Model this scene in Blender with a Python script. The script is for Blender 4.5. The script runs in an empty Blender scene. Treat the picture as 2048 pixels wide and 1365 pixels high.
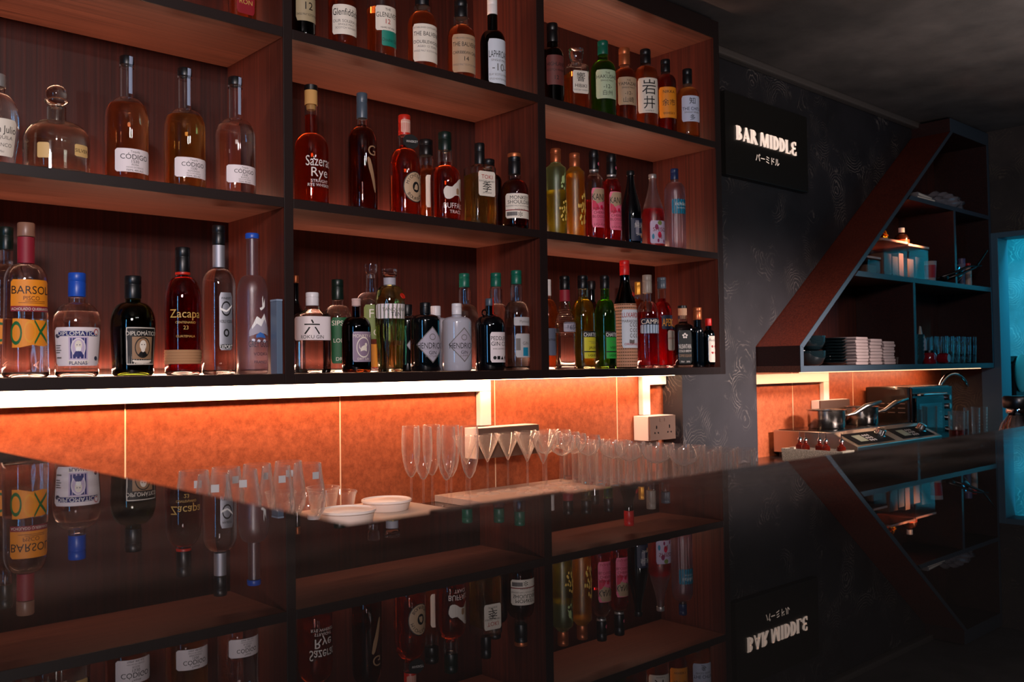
import bpy, bmesh, math, random
from mathutils import Vector, Matrix
PI = math.pi
SC = bpy.context.scene
COL = SC.collection
rnd = random.Random(7)

# ------------------------------------------------------------------ camera
cam_data = bpy.data.cameras.new('camera'); cam = bpy.data.objects.new('camera', cam_data); COL.objects.link(cam)
cam_data.sensor_width = 36.0; cam_data.lens = 32.53
cam_data.clip_start = 0.02
CR = Vector((0.73623709, -0.67657721, -0.01407911)); CU = Vector((-0.01013577, -0.03182724, 0.99944199)); CF = Vector((0.67664777, 0.73568356, 0.03029003))
cam.matrix_world = Matrix(((CR.x, CU.x, -CF.x, -0.8809), (CR.y, CU.y, -CF.y, -1.9766), (CR.z, CU.z, -CF.z, 0.0040), (0, 0, 0, 1)))
cam_data.dof.use_dof = True; cam_data.dof.focus_distance = 2.55; cam_data.dof.aperture_fstop = 7.1
SC.camera = cam

# ------------------------------------------------------------------ world, view, render quality
w = bpy.data.worlds.new('world'); SC.world = w; w.use_nodes = True
w.node_tree.nodes['Background'].inputs[0].default_value = (0.35, 0.45, 0.6, 1); w.node_tree.nodes['Background'].inputs[1].default_value = 0.006
SC.view_settings.view_transform = 'Standard'; SC.view_settings.look = 'None'
SC.view_settings.exposure = 0.0; SC.view_settings.gamma = 1.0; SC.view_settings.use_curve_mapping = False
cy = SC.cycles
cy.use_denoising = True; cy.max_bounces = 24; cy.transmission_bounces = 22; cy.glossy_bounces = 6; cy.diffuse_bounces = 4; cy.transparent_max_bounces = 40
cy.caustics_reflective = False; cy.caustics_refractive = True; cy.sample_clamp_indirect = 4.0; cy.blur_glossy = 0.5

# ------------------------------------------------------------------ lights (area lights: LED strips are added with the shelving below)
def area(name, loc, direction, sx, sy, power, color, spread=PI):
    l = bpy.data.lights.new(name, 'AREA'); l.shape = 'RECTANGLE'; l.size = sx; l.size_y = sy; l.energy = power; l.color = color; l.spread = spread
    o = bpy.data.objects.new(name, l); COL.objects.link(o); o.location = loc
    o.rotation_euler = Vector(direction).to_track_quat('-Z', 'Y').to_euler()
    return o
L_SHELF = 2.3        # W per shelf strip
L_UNDER = 7.0         # W of the strip under the shelving, above the tiles
WARM = (1.0, 0.50, 0.34); WARM2 = (1.0, 0.52, 0.30)
area('room_light', (-1.4, -2.6, 0.95), (0.85, 1.25, -0.34), 0.42, 0.26, 19.0, (1.0, 0.86, 0.86), 1.75)
for lx in (-0.35, 0.25): area('down_light', (lx, -2.9, 1.25), (0.2, 1, -0.40), 0.05, 0.05, 1.6, (1.0, 0.93, 0.90), 2.0)
area('ceiling_fill', (3.1, -1.1, 0.55), (0.1, 0.1, 1), 1.6, 0.5, 5.5, (1.0, 0.86, 0.80))  # added uplight without a fixture, lifts the dark ceiling
area('pier_fill', (2.6, -2.3, 0.8), (-0.12, 2.5, -0.98), 0.9, 0.25, 9.0, (1.0, 0.82, 0.78), 0.58)  # added unseen spot that brightens the lower pier
area('cabinet_spot', (3.95, -0.95, 0.95), (-0.36, 1.05, -0.37), 0.05, 0.05, 2.6, (1.0, 0.45, 0.22), 0.30)
area('blue_edge_fill', (4.35, -1.25, 0.35), (-0.12, 1, 0.0), 0.12, 0.9, 0.55, (0.02, 0.45, 0.85), 2.0)  # added blue lamp for the cabinet edges, no neon tube stands here
area('side_room_light', (4.85, -0.9, 1.0), (0.55, 0.8, -0.5), 0.3, 0.3, 26.0, (0.04, 0.66, 0.88))
area('street_light', (-3.05, -2.0, 0.35), (1, 0.45, 0.0), 0.16, 1.4, 13.0, (0.14, 0.50, 1.0))

# ------------------------------------------------------------------ materials
def srgb(h):
    h = h.lstrip('#'); c = [int(h[i:i+2], 16)/255 for i in (0, 2, 4)]
    return tuple(((x/12.92) if x <= .04045 else ((x+.055)/1.055)**2.4) for x in c) + (1,)
MATS = {}
def mat(name, color, rough=.5, metal=0.0, trans=0.0, ior=1.45, emit=None, es=0, coat=0, spec=None, sss=0, alpha=1):
    if name in MATS: return MATS[name]
    m = bpy.data.materials.new(name); m.use_nodes = True; b = m.node_tree.nodes['Principled BSDF']
    b.inputs['Base Color'].default_value = srgb(color) if isinstance(color, str) else tuple(color) + (1,)
    b.inputs['Roughness'].default_value = rough; b.inputs['Metallic'].default_value = metal
    b.inputs['Transmission Weight'].default_value = trans; b.inputs['IOR'].default_value = ior
    b.inputs['Coat Weight'].default_value = coat; b.inputs['Coat Roughness'].default_value = .05
    if spec is not None: b.inputs['Specular IOR Level'].default_value = spec
    if emit: b.inputs['Emission Color'].default_value = srgb(emit); b.inputs['Emission Strength'].default_value = es
    MATS[name] = m; return m
def nodes(m): return m.node_tree.nodes, m.node_tree.links, m.node_tree.nodes['Principled BSDF']
def ramp(ns, stops):
    r = ns.new('ShaderNodeValToRGB'); e = r.color_ramp.elements
    while len(e) < len(stops): e.new(.5)
    for q, (p, c) in zip(e, stops): q.position = p; q.color = c if len(c) == 4 else tuple(c) + (1,)
    return r
def wood(name, dark, light, axis, rough=.45, scale=1.0):
    m = mat(name, light, rough); ns, ls, b = nodes(m)
    tc = ns.new('ShaderNodeTexCoord'); mp = ns.new('ShaderNodeMapping')
    s = [150*scale, 150*scale, 150*scale]; s[axis] = 1.6*scale; mp.inputs['Scale'].default_value = s
    n = ns.new('ShaderNodeTexNoise'); n.inputs['Scale'].default_value = 1.0; n.inputs['Detail'].default_value = 6; n.inputs['Roughness'].default_value = .65
    n2 = ns.new('ShaderNodeTexNoise'); n2.inputs['Scale'].default_value = 4.0; n2.inputs['Detail'].default_value = 3
    r = ramp(ns, [(.30, srgb(dark)), (.72, srgb(light))])
    mx = ns.new('ShaderNodeMix'); mx.data_type = 'RGBA'; mx.blend_type = 'MULTIPLY'; mx.inputs[0].default_value = .35
    r2 = ramp(ns, [(.3, (.55, .5, .5)), (.7, (1.1, 1.05, 1.0))])
    ls.new(tc.outputs['Object'], mp.inputs[0]); ls.new(mp.outputs[0], n.inputs[0]); ls.new(tc.outputs['Object'], n2.inputs[0])
    ls.new(n.outputs[0], r.inputs[0]); ls.new(n2.outputs[0], r2.inputs[0]); ls.new(r.outputs[0], mx.inputs[6]); ls.new(r2.outputs[0], mx.inputs[7])
    ls.new(mx.outputs[2], b.inputs['Base Color'])
    bu = ns.new('ShaderNodeBump'); bu.inputs['Strength'].default_value = .12; bu.inputs['Distance'].default_value = .002
    ls.new(n.outputs[0], bu.inputs['Height']); ls.new(bu.outputs[0], b.inputs['Normal'])
    return m
def plaster(name, base, light, amount=.5, rough=.6):
    m = mat(name, base, rough); ns, ls, b = nodes(m)
    tc = ns.new('ShaderNodeTexCoord')
    n = ns.new('ShaderNodeTexNoise'); n.inputs['Scale'].default_value = 3.2; n.inputs['Detail'].default_value = 5; n.inputs['Roughness'].default_value = .6
    r = ramp(ns, [(.32, (.55, .55, .55)), (.68, (1.25, 1.22, 1.2))])
    # trowel strokes: curved fine lines that show in patches only
    wv = ns.new('ShaderNodeTexWave'); wv.wave_type = 'RINGS'; wv.rings_direction = 'SPHERICAL'; wv.inputs['Scale'].default_value = 26; wv.inputs['Distortion'].default_value = 9; wv.inputs['Detail'].default_value = 3; wv.inputs['Detail Scale'].default_value = .9
    vo = ns.new('ShaderNodeTexVoronoi'); vo.inputs['Scale'].default_value = 5.5
    sub = ns.new('ShaderNodeVectorMath'); sub.operation = 'SUBTRACT'
    rw = ramp(ns, [(.80, (0, 0, 0)), (.97, (1, 1, 1))])
    pn = ns.new('ShaderNodeTexNoise'); pn.inputs['Scale'].default_value = 7; pn.inputs['Detail'].default_value = 4
    rp = ramp(ns, [(.50, (0, 0, 0)), (.70, (1, 1, 1))])
    mul = ns.new('ShaderNodeMath'); mul.operation = 'MULTIPLY'; mul2 = ns.new('ShaderNodeMath'); mul2.operation = 'MULTIPLY'; mul2.inputs[1].default_value = amount
    mx = ns.new('ShaderNodeMix'); mx.data_type = 'RGBA'; mx.blend_type = 'MULTIPLY'; mx.inputs[0].default_value = 1; mx.inputs[6].default_value = srgb(base)
    mx2 = ns.new('ShaderNodeMix'); mx2.data_type = 'RGBA'; mx2.inputs[7].default_value = srgb(light)
    ls.new(tc.outputs['Object'], n.inputs[0]); ls.new(tc.outputs['Object'], vo.inputs[0]); ls.new(tc.outputs['Object'], sub.inputs[0]); ls.new(vo.outputs['Position'], sub.inputs[1])
    ls.new(sub.outputs[0], wv.inputs[0]); ls.new(tc.outputs['Object'], pn.inputs[0])
    ls.new(n.outputs[0], r.inputs[0]); ls.new(r.outputs[0], mx.inputs[7]); ls.new(wv.outputs[1], rw.inputs[0]); ls.new(pn.outputs[0], rp.inputs[0])
    ls.new(rw.outputs[0], mul.inputs[0]); ls.new(rp.outputs[0], mul.inputs[1]); ls.new(mul.outputs[0], mul2.inputs[0]); ls.new(mul2.outputs[0], mx2.inputs[0])
    ls.new(mx.outputs[2], mx2.inputs[6]); ls.new(mx2.outputs[2], b.inputs['Base Color'])
    return m
def speckle(name, base, rough, lo, hi, scale=60, bump=.0):
    m = mat(name, base, rough); ns, ls, b = nodes(m)
    tc = ns.new('ShaderNodeTexCoord'); n = ns.new('ShaderNodeTexNoise'); n.inputs['Scale'].default_value = scale; n.inputs['Detail'].default_value = 8; n.inputs['Roughness'].default_value = .75
    r = ramp(ns, [(.3, srgb(lo)), (.7, srgb(hi))])
    ls.new(tc.outputs['Object'], n.inputs[0]); ls.new(n.outputs[0], r.inputs[0]); ls.new(r.outputs[0], b.inputs['Base Color'])
    if bump:
        bu = ns.new('ShaderNodeBump'); bu.inputs['Strength'].default_value = bump; bu.inputs['Distance'].default_value = .003; ls.new(n.outputs[0], bu.inputs['Height']); ls.new(bu.outputs[0], b.inputs['Normal'])
    return m
def thin_glass(name, tint=(1, 1, 1), power=2.2, rough=.02, lo=.05, hi=.95):
    # a thin pane or bowl: mostly clear, mirror-like towards grazing angles
    if name in MATS: return MATS[name]
    m = bpy.data.materials.new(name); m.use_nodes = True; ns = m.node_tree.nodes; ls = m.node_tree.links
    for n in list(ns): ns.remove(n)
    out = ns.new('ShaderNodeOutputMaterial'); t = ns.new('ShaderNodeBsdfTransparent'); t.inputs[0].default_value = tint + (1,)
    g = ns.new('ShaderNodeBsdfGlossy'); g.inputs['Roughness'].default_value = rough; g.inputs['Color'].default_value = (1, .97, .95, 1)
    lw = ns.new('ShaderNodeLayerWeight'); lw.inputs[0].default_value = .5
    p = ns.new('ShaderNodeMath'); p.operation = 'POWER'; p.inputs[1].default_value = power
    mr = ns.new('ShaderNodeMapRange'); mr.inputs[3].default_value = lo; mr.inputs[4].default_value = hi
    mx = ns.new('ShaderNodeMixShader')
    ls.new(lw.outputs['Facing'], p.inputs[0]); ls.new(p.outputs[0], mr.inputs[0]); ls.new(mr.outputs[0], mx.inputs[0])
    ls.new(t.outputs[0], mx.inputs[1]); ls.new(g.outputs[0], mx.inputs[2]); ls.new(mx.outputs[0], out.inputs[0])
    MATS[name] = m; return m

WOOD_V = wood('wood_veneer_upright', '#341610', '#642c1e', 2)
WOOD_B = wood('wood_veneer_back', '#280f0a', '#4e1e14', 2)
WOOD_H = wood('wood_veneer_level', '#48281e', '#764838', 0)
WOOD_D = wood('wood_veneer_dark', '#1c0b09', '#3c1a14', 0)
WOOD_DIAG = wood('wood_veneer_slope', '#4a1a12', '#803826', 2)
EDGE = mat('edge_banding', '#221614', .42)
EDGE_BLUE_LIT = mat('edge_banding_blue_lit', '#3c4650', .42)  # same banding with the blue light put into its colour
TILE = speckle('orange_tile', '#a85030', .42, '#7d3a20', '#b8623c', 55, .05)
GROUT = mat('pale_grout', '#f0c8a0', .6)
PLASTER = plaster('dark_plaster', '#252327', '#8c8078', .6)
PLASTER2 = plaster('brown_plaster', '#3c3430', '#8a7860', .4)
PLASTER_B = plaster('cyan_lit_wall', '#7aa8b4', '#e8f4f4', .75)  # plaster with the cyan room light put into its base colour
CEIL = plaster('ceiling_paint', '#5c5654', '#6c6462', .2, .75)
FLOOR = speckle('floor_screed', '#4a4644', .5, '#3a3634', '#565250', 9)
TRUNK = mat('white_plastic', '#f2e6da', .4)
TRUNK_D = mat('socket_plastic', '#6a5246', .4)
WHITE = mat('white_pvc', '#e6e0da', .35)
BLACK = mat('black_plastic', '#0c0c0e', .3)
RUBBER = mat('black_rubber', '#101012', .55)
STEEL = mat('brushed_steel', '#b8b2ac', .28, 1.0)
CHROME = mat('chrome', '#d8d8d8', .08, 1.0)
DSTEEL = mat('dark_steel', '#5a5552', .35, 1.0)
LEDM = mat('led_strip', '#ffffff', .5, emit='#ffd8b4', es=22)
THIN = thin_glass('blown_clear_glass', (.985, .975, .97), 2.0, .03, .03, 1.0)
def sparkle():
    # white diffusion painted into the glass edges stands in for their bright glints
    ns = THIN.node_tree.nodes; ls = THIN.node_tree.links; g = [n for n in ns if n.type == 'BSDF_GLOSSY'][0]; mx = [n for n in ns if n.type == 'MIX_SHADER'][0]
    d = ns.new('ShaderNodeBsdfDiffuse'); d.inputs[0].default_value = (.95, .90, .86, 1); tr = ns.new('ShaderNodeBsdfTranslucent'); tr.inputs[0].default_value = (.95, .90, .86, 1)
    m1 = ns.new('ShaderNodeMixShader'); m1.inputs[0].default_value = .5; m2 = ns.new('ShaderNodeMixShader'); m2.inputs[0].default_value = .48
    ls.new(d.outputs[0], m1.inputs[1]); ls.new(tr.outputs[0], m1.inputs[2]); ls.new(g.outputs[0], m2.inputs[1]); ls.new(m1.outputs[0], m2.inputs[2]); ls.new(m2.outputs[0], mx.inputs[2])
sparkle()
STEMG = mat('solid_clear_glass', '#ffffff', 0.0, trans=1, ior=1.5)
PLAST = thin_glass('clear_plastic', (.93, .90, .89), 3.2, .10, .02, .4)
LEDM2 = mat('led_strip_dim', '#ffffff', .5, emit='#ffc898', es=2.5)
FILM = thin_glass('plastic_film', (.82, .82, .82), 1.0, .25, .2, .8)

# glossy black bar top: mirror-clean by the guest side, dusty and wiped towards the service edge, with the brown tile-light haze put into its colour
def bar_material():
    m = bpy.data.materials.new('black_gloss_bar'); m.use_nodes = True; ns = m.node_tree.nodes; ls = m.node_tree.links; b = ns['Principled BSDF']; out = ns['Material Output']
    b.inputs['Base Color'].default_value = (.004, .0038, .0036, 1); b.inputs['Roughness'].default_value = .008; b.inputs['Specular IOR Level'].default_value = .42
    d = ns.new('ShaderNodeBsdfPrincipled'); d.inputs['Base Color'].default_value = (.060, .045, .036, 1); d.inputs['Roughness'].default_value = .30; d.inputs['Specular IOR Level'].default_value = .5
    tc = ns.new('ShaderNodeTexCoord'); sep = ns.new('ShaderNodeSeparateXYZ'); ls.new(tc.outputs['Object'], sep.inputs[0])
    def mr(src, a0, a1, b0, b1):
        q = ns.new('ShaderNodeMapRange'); q.interpolation_type = 'SMOOTHSTEP'; q.inputs[1].default_value = a0; q.inputs[2].default_value = a1; q.inputs[3].default_value = b0; q.inputs[4].default_value = b1; ls.new(src, q.inputs[0]); return q.outputs[0]
    mp = ns.new('ShaderNodeMapping'); mp.inputs['Scale'].default_value = (3, 9, 1); mp.inputs['Rotation'].default_value = (0, 0, .5); n = ns.new('ShaderNodeTexNoise'); n.inputs['Scale'].default_value = 2.4; n.inputs['Detail'].default_value = 5
    ls.new(tc.outputs['Object'], mp.inputs[0]); ls.new(mp.outputs[0], n.inputs[0])
    def mul(a, b_):
        q = ns.new('ShaderNodeMath'); q.operation = 'MULTIPLY'; ls.new(a, q.inputs[0]); (ls.new(b_, q.inputs[1]) if not isinstance(b_, float) else setattr(q.inputs[1], 'default_value', b_)); return q.outputs[0]
    x = mr(sep.outputs[0], -.62, .05, .25, 1.0); y = mr(sep.outputs[1], -1.72, -1.55, 0.06, 1.0); nn = mr(n.outputs[0], .32, .68, .30, 1.0)
    f = mul(mul(mul(x, y), nn), .85)
    mx = ns.new('ShaderNodeMixShader'); ls.new(f, mx.inputs[0]); ls.new(b.outputs[0], mx.inputs[1]); ls.new(d.outputs[0], mx.inputs[2]); ls.new(mx.outputs[0], out.inputs[0])
    return m
BARTOP = bar_material()

PAPER = dict(cream='#e8dccb', pinkwhite='#e9dcdc', coolwhite='#d6dce4', bluewhite='#ccd2e6', khaki='#a89878', tan='#b89878', burgundy='#8a1420', black='#121010', grey='#6a6460', redink='#b02828', gold='#c8a050',
  teal='#17806c', tealdk='#0c4038', white='#f4f0ea', duskred='#6c3430', palegreen='#b8c8a4', orangelab='#f0901c', none='#000000', silver='#d8d0c8', bronze='#9c7858', aged='#d8b070', pinkpaper='#dcb4a0', navy='#16203c',
  pinklab='#f0708c', darkblue='#1c2440', lilac='#c8b4cc', teal2='#1680a0', maroon='#8c1c2c', greenink='#14642c', brownink='#6a3010', navyink='#282c6c', black2='#16120e', slateink='#34384c', steel='#a8a8b0',
  greenlab='#1a5c34', mauve='#8c7488', olivelab='#7c8848', lilacgrey='#a8a0ac', slatelab='#5c6478', yellowlab='#d8cc30', greenlab2='#2ca83c', navylab='#14243c', palebluelab='#a8bcd0', yellowink='#f0a020', blacklab='#0c1414',
  glasswhite='#b4b0b0', creamneck='#b8b49c', greyneck='#a8a4ac', bluegrey='#98a4bc', straw='#c88c64', strawdk='#a8704c', bisonwhite='#d8ccc0', petal='#f4cc64', splash='#b8cc88', pinkred='#d81848', berry='#8c1c54', goose='#d8d8e8', blueart='#3c6cb4', amberdisc='#d8b48c')
def paper(k):
    return mat('print_' + k, PAPER[k], .55, metal=.75 if k == 'steel' else 0)
for k_, c_ in PAPER.items():
    if k_ in ('steel',): paper(k_)
GL = dict(
 clear=('#ffffff', 0, 1.5), seed=('#eef6f0', .04, 1.5), green=('#1c3014', 0, 1.5), green2=('#9cd858', .02, 1.5), darkred=('#9c2020', .02, 1.5), olive=('#5c6c24', .04, 1.5), frost=('#f0e6ee', .32, 1.45),
 amberglass=('#8c4810', 0, 1.5), brownglass=('#6c2c0c', 0, 1.5), frostgreen=('#d0f0c4', .35, 1.45), frostyellow=('#fcf080', .35, 1.45), palegreenglass=('#eef8d8', 0, 1.5))
LQ = dict(amberdk='#dc7430', orange='#fc9c4c', redamber='#f05c28', darkamber='#8c3410', darkredliq='#b02c14', gold='#fcc468', rosegold='#fcac74', palegold='#fce090', clearliq='#fffdfa', paleliq='#f8eef4', greenliq='#a4d048', greenliq2='#70c020',
 yellowliq='#fcc030', pinkliq='#f83c48', crimson='#f01830', crimson2='#e81428', darkruby='#a01410', darkliq='#1c0a04', palegreenliq='#f4f4c8', yellowgreen='#f8d840')
CAPS = dict(black='#0e0e10', blackcap='#101214', silver='#b0aca8', cream='#d8ccb8', white='#e8e4e0', whitecap='#dcd8dc', greencap='#0e5c48', greenblack='#0c1c16', copper='#b4643c', coppercap='#a85c38', navy='#1a2c54', cork='#c89858', slate='#44505c', redwax='#c02818',
 brown='#8c6450', blue='#1c4cb0', corkcap='#c8a8a0', redcap='#d0201c', goldcap='#d89838', goldgrey='#94887c', corkdark='#c09878', crystal='#ffffff', crystalball='#f0f8f0', greenink='#14642c')
def capmat(k):
    if k.startswith('crystal'): return mat('glass_' + k, CAPS[k], .0, trans=1, ior=1.5)
    return mat('cap_' + k, CAPS[k], .35 if k not in ('cork', 'corkcap', 'corkdark') else .8, metal=.6 if k in ('silver', 'copper', 'goldcap', 'coppercap') else 0)
def glassmat(k):
    if k == 'blackglass': return mat('bottle_black_glass', '#04060a', .06, coat=1)
    if k == 'blackceramic': return mat('bottle_black_gloss', '#06090c', .10, coat=1)
    if k == 'blueblack': return mat('bottle_blue_black', '#02060b', .12)
    if k == 'whiteceramic': return mat('bottle_white_gloss', '#b0aeb8', .16, coat=.6)
    c, r, i = GL[k]; return mat('bottle_glass_' + k, c, r, trans=1, ior=i)
def liqmat(k):
    nm = 'liquid_' + k
    if nm in MATS: return MATS[nm]
    m = mat(nm, LQ[k], 0.0, trans=1, ior=1.36)
    if k not in ('clearliq', 'paleliq', 'darkliq', 'palegreenliq'):
        # spirits scatter a little of the strip light that comes up through the shelf
        ns, ls, b = nodes(m); tr = ns.new('ShaderNodeBsdfTranslucent'); tr.inputs[0].default_value = srgb(LQ[k]); mx = ns.new('ShaderNodeMixShader'); mx.inputs[0].default_value = .10
        ls.new(b.outputs[0], mx.inputs[1]); ls.new(tr.outputs[0], mx.inputs[2]); ls.new(mx.outputs[0], ns['Material Output'].inputs[0])
    return m

# ------------------------------------------------------------------ object helpers
def link(name, me, m, parent=None, smooth=False):
    if m: me.materials.append(m)
    if smooth:
        for p in me.polygons: p.use_smooth = True
    o = bpy.data.objects.new(name, me); COL.objects.link(o)
    if parent: o.parent = parent
    return o
def from_bm(name, bm, m, parent=None, smooth=False, loc=None, sharp=None):
    me = bpy.data.meshes.new(name); bm.normal_update(); bm.to_mesh(me); bm.free()
    o = link(name, me, m, parent, smooth)
    if smooth and sharp is not None: me.set_sharp_from_angle(angle=sharp)
    if loc: o.location = loc
    return o
def empty(name, label, cat, loc=(0, 0, 0), rz=0, group=None):
    o = bpy.data.objects.new(name, None); COL.objects.link(o); o.empty_display_size = .02
    o.location = loc; o.rotation_euler = (0, 0, rz); o['label'] = label; o['category'] = cat
    if group: o['group'] = group
    return o
def tag(o, label, cat, group=None, kind=None):
    o['label'] = label; o['category'] = cat
    if group: o['group'] = group
    if kind: o['kind'] = kind
    return o
def struct(o): o['kind'] = 'structure'; return o
def box(bm, x0, x1, y0, y1, z0, z1, bev=0.0, rot=None, piv=None):
    vs = [bm.verts.new((x, y, z)) for x in (x0, x1) for y in (y0, y1) for z in (z0, z1)]
    F = [(0, 1, 3, 2), (4, 6, 7, 5), (0, 4, 5, 1), (2, 3, 7, 6), (0, 2, 6, 4), (1, 5, 7, 3)]
    fs = [bm.faces.new([vs[i] for i in f]) for f in F]
    if rot is not None: bmesh.ops.rotate(bm, verts=vs, cent=piv or ((x0+x1)/2, (y0+y1)/2, (z0+z1)/2), matrix=rot)
    if bev: bmesh.ops.bevel(bm, geom=list({e for f in fs for e in f.edges}), offset=bev, segments=2, affect='EDGES', profile=.6)
def boxo(name, x0, x1, y0, y1, z0, z1, m, parent=None, bev=.001, **k):
    bm = bmesh.new(); box(bm, x0, x1, y0, y1, z0, z1, bev, **k); return from_bm(name, bm, m, parent)
def lathe(bm, prof, n=32, p=2.0, ang=None, c=(0, 0), closed=True):
    """prof: (r, z) list. A ring of r below 1e-5 becomes a pole. p > 2 squares the section off."""
    rings = []
    for r, z in prof:
        if r < 1e-5: rings.append([bm.verts.new((c[0], c[1], z))]); continue
        ring = []
        for k in range(n):
            t = 2*PI*(k+.5)/n; s, co = math.sin(t), math.cos(t)
            if p != 2.0: q = (abs(s)**p + abs(co)**p)**(-1/p)
            else: q = 1
            rr = r*q*(ang(t, z) if ang else 1)
            ring.append(bm.verts.new((c[0]+rr*co, c[1]+rr*s, z)))
        rings.append(ring)
    for a, b in zip(rings, rings[1:]):
        if len(a) == 1 and len(b) == 1: continue
        for k in range(n):
            k2 = (k+1) % n
            if len(a) == 1: bm.faces.new((a[0], b[k2], b[k]))
            elif len(b) == 1: bm.faces.new((a[k], a[k2], b[0]))
            else: bm.faces.new((a[k], a[k2], b[k2], b[k]))
    return rings
def latheo(name, prof, m, parent=None, n=32, p=2.0, ang=None, loc=None, sharp=.7, c=(0, 0)):
    bm = bmesh.new(); lathe(bm, prof, n, p, ang, c); bmesh.ops.recalc_face_normals(bm, faces=bm.faces)
    return from_bm(name, bm, m, parent, True, loc, sharp)
def tube(bm, pts, r, n=10, caps=True):
    pts = [Vector(p) for p in pts]; rings = []; up = Vector((0, 0, 1))
    rs = r if isinstance(r, (list, tuple)) else [r]*len(pts)
    for i, p in enumerate(pts):
        d = (pts[min(i+1, len(pts)-1)] - pts[max(i-1, 0)]).normalized()
        a = d.cross(up); a = a.normalized() if a.length > 1e-3 else Vector((1, 0, 0)); b = a.cross(d).normalized()
        rings.append([bm.verts.new(p + a*rs[i]*math.cos(2*PI*k/n) + b*rs[i]*math.sin(2*PI*k/n)) for k in range(n)])
    for A, B in zip(rings, rings[1:]):
        for k in range(n): bm.faces.new((A[k], A[(k+1) % n], B[(k+1) % n], B[k]))
    if caps: bm.faces.new(rings[0][::-1]); bm.faces.new(rings[-1])
    bmesh.ops.recalc_face_normals(bm, faces=bm.faces)
def prism(bm, poly, y0, y1):
    """poly in XZ, extruded along Y"""
    a = [bm.verts.new((x, y0, z)) for x, z in poly]; b = [bm.verts.new((x, y1, z)) for x, z in poly]
    bm.faces.new(a); bm.faces.new(b[::-1])
    for i in range(len(poly)): bm.faces.new((a[i], b[i], b[(i+1) % len(poly)], a[(i+1) % len(poly)]))
    bmesh.ops.recalc_face_normals(bm, faces=bm.faces)
def copy_tree(o, parent=None):
    c = o.copy(); COL.objects.link(c)
    if parent: c.parent = parent
    for ch in list(o.children): copy_tree(ch, c)
    return c

# ------------------------------------------------------------------ lettering
_TXT = {}
def glyphs(s):
    """verts (x, y) centred in x, cap height 1, and faces"""
    if s in _TXT: return _TXT[s]
    cu = bpy.data.curves.new('lettering_curve', 'FONT'); cu.body = s; cu.resolution_u = 3
    o = bpy.data.objects.new('lettering_curve', cu); COL.objects.link(o)
    dg = bpy.context.evaluated_depsgraph_get(); me = bpy.data.meshes.new_from_object(o.evaluated_get(dg))
    V = [(v.co.x, v.co.y) for v in me.vertices]; F = [tuple(p.vertices) for p in me.polygons]
    bpy.data.objects.remove(o); bpy.data.meshes.remove(me); bpy.data.curves.remove(cu)
    if V:
        xs = [v[0] for v in V]; mx = (min(xs)+max(xs))/2; cjk = any(ord(ch) > 0x2000 for ch in s)
        y0 = min(v[1] for v in V) if cjk else 0; h = (max(v[1] for v in V)-y0) if cjk else .729
        V = [((x-mx)/h, (y-y0)/h) for x, y in V]
    _TXT[s] = (V, F); return _TXT[s]
def put_text(bm, s, width, height, cx, cyy, fn, cut=None):
    V, F = glyphs(s)
    if not V: return
    wid = max(abs(v[0]) for v in V)*2*height; sx = min(1.0, width/wid) if wid > 0 else 1
    tb = bmesh.new(); vs = [tb.verts.new((cx+x*height*sx, cyy+(y-.5)*height, 0)) for x, y in V]
    for f in F:
        try: tb.faces.new([vs[i] for i in f])
        except ValueError: pass
    if cut:
        x = -math.ceil(width/cut)*cut
        while x < width:
            bmesh.ops.bisect_plane(tb, geom=tb.verts[:]+tb.edges[:]+tb.faces[:], plane_co=(x, 0, 0), plane_no=(1, 0, 0)); x += cut
    mp = {}
    for v in tb.verts: mp[v] = bm.verts.new(fn(v.co.x, v.co.y))
    for f in tb.faces: bm.faces.new([mp[v] for v in f.verts])
    tb.free()
def flat_text(name, s, m, parent, origin, ux, uy, height, width=9, lift=.0006):
    """lettering on a flat face: origin centre, ux/uy unit directions"""
    o, ux, uy = Vector(origin), Vector(ux), Vector(uy); nrm = ux.cross(uy)
    bm = bmesh.new(); put_text(bm, s, width, height, 0, 0, lambda x, y: o+ux*x+uy*y+nrm*lift)
    return from_bm(name, bm, m, parent)

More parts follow.
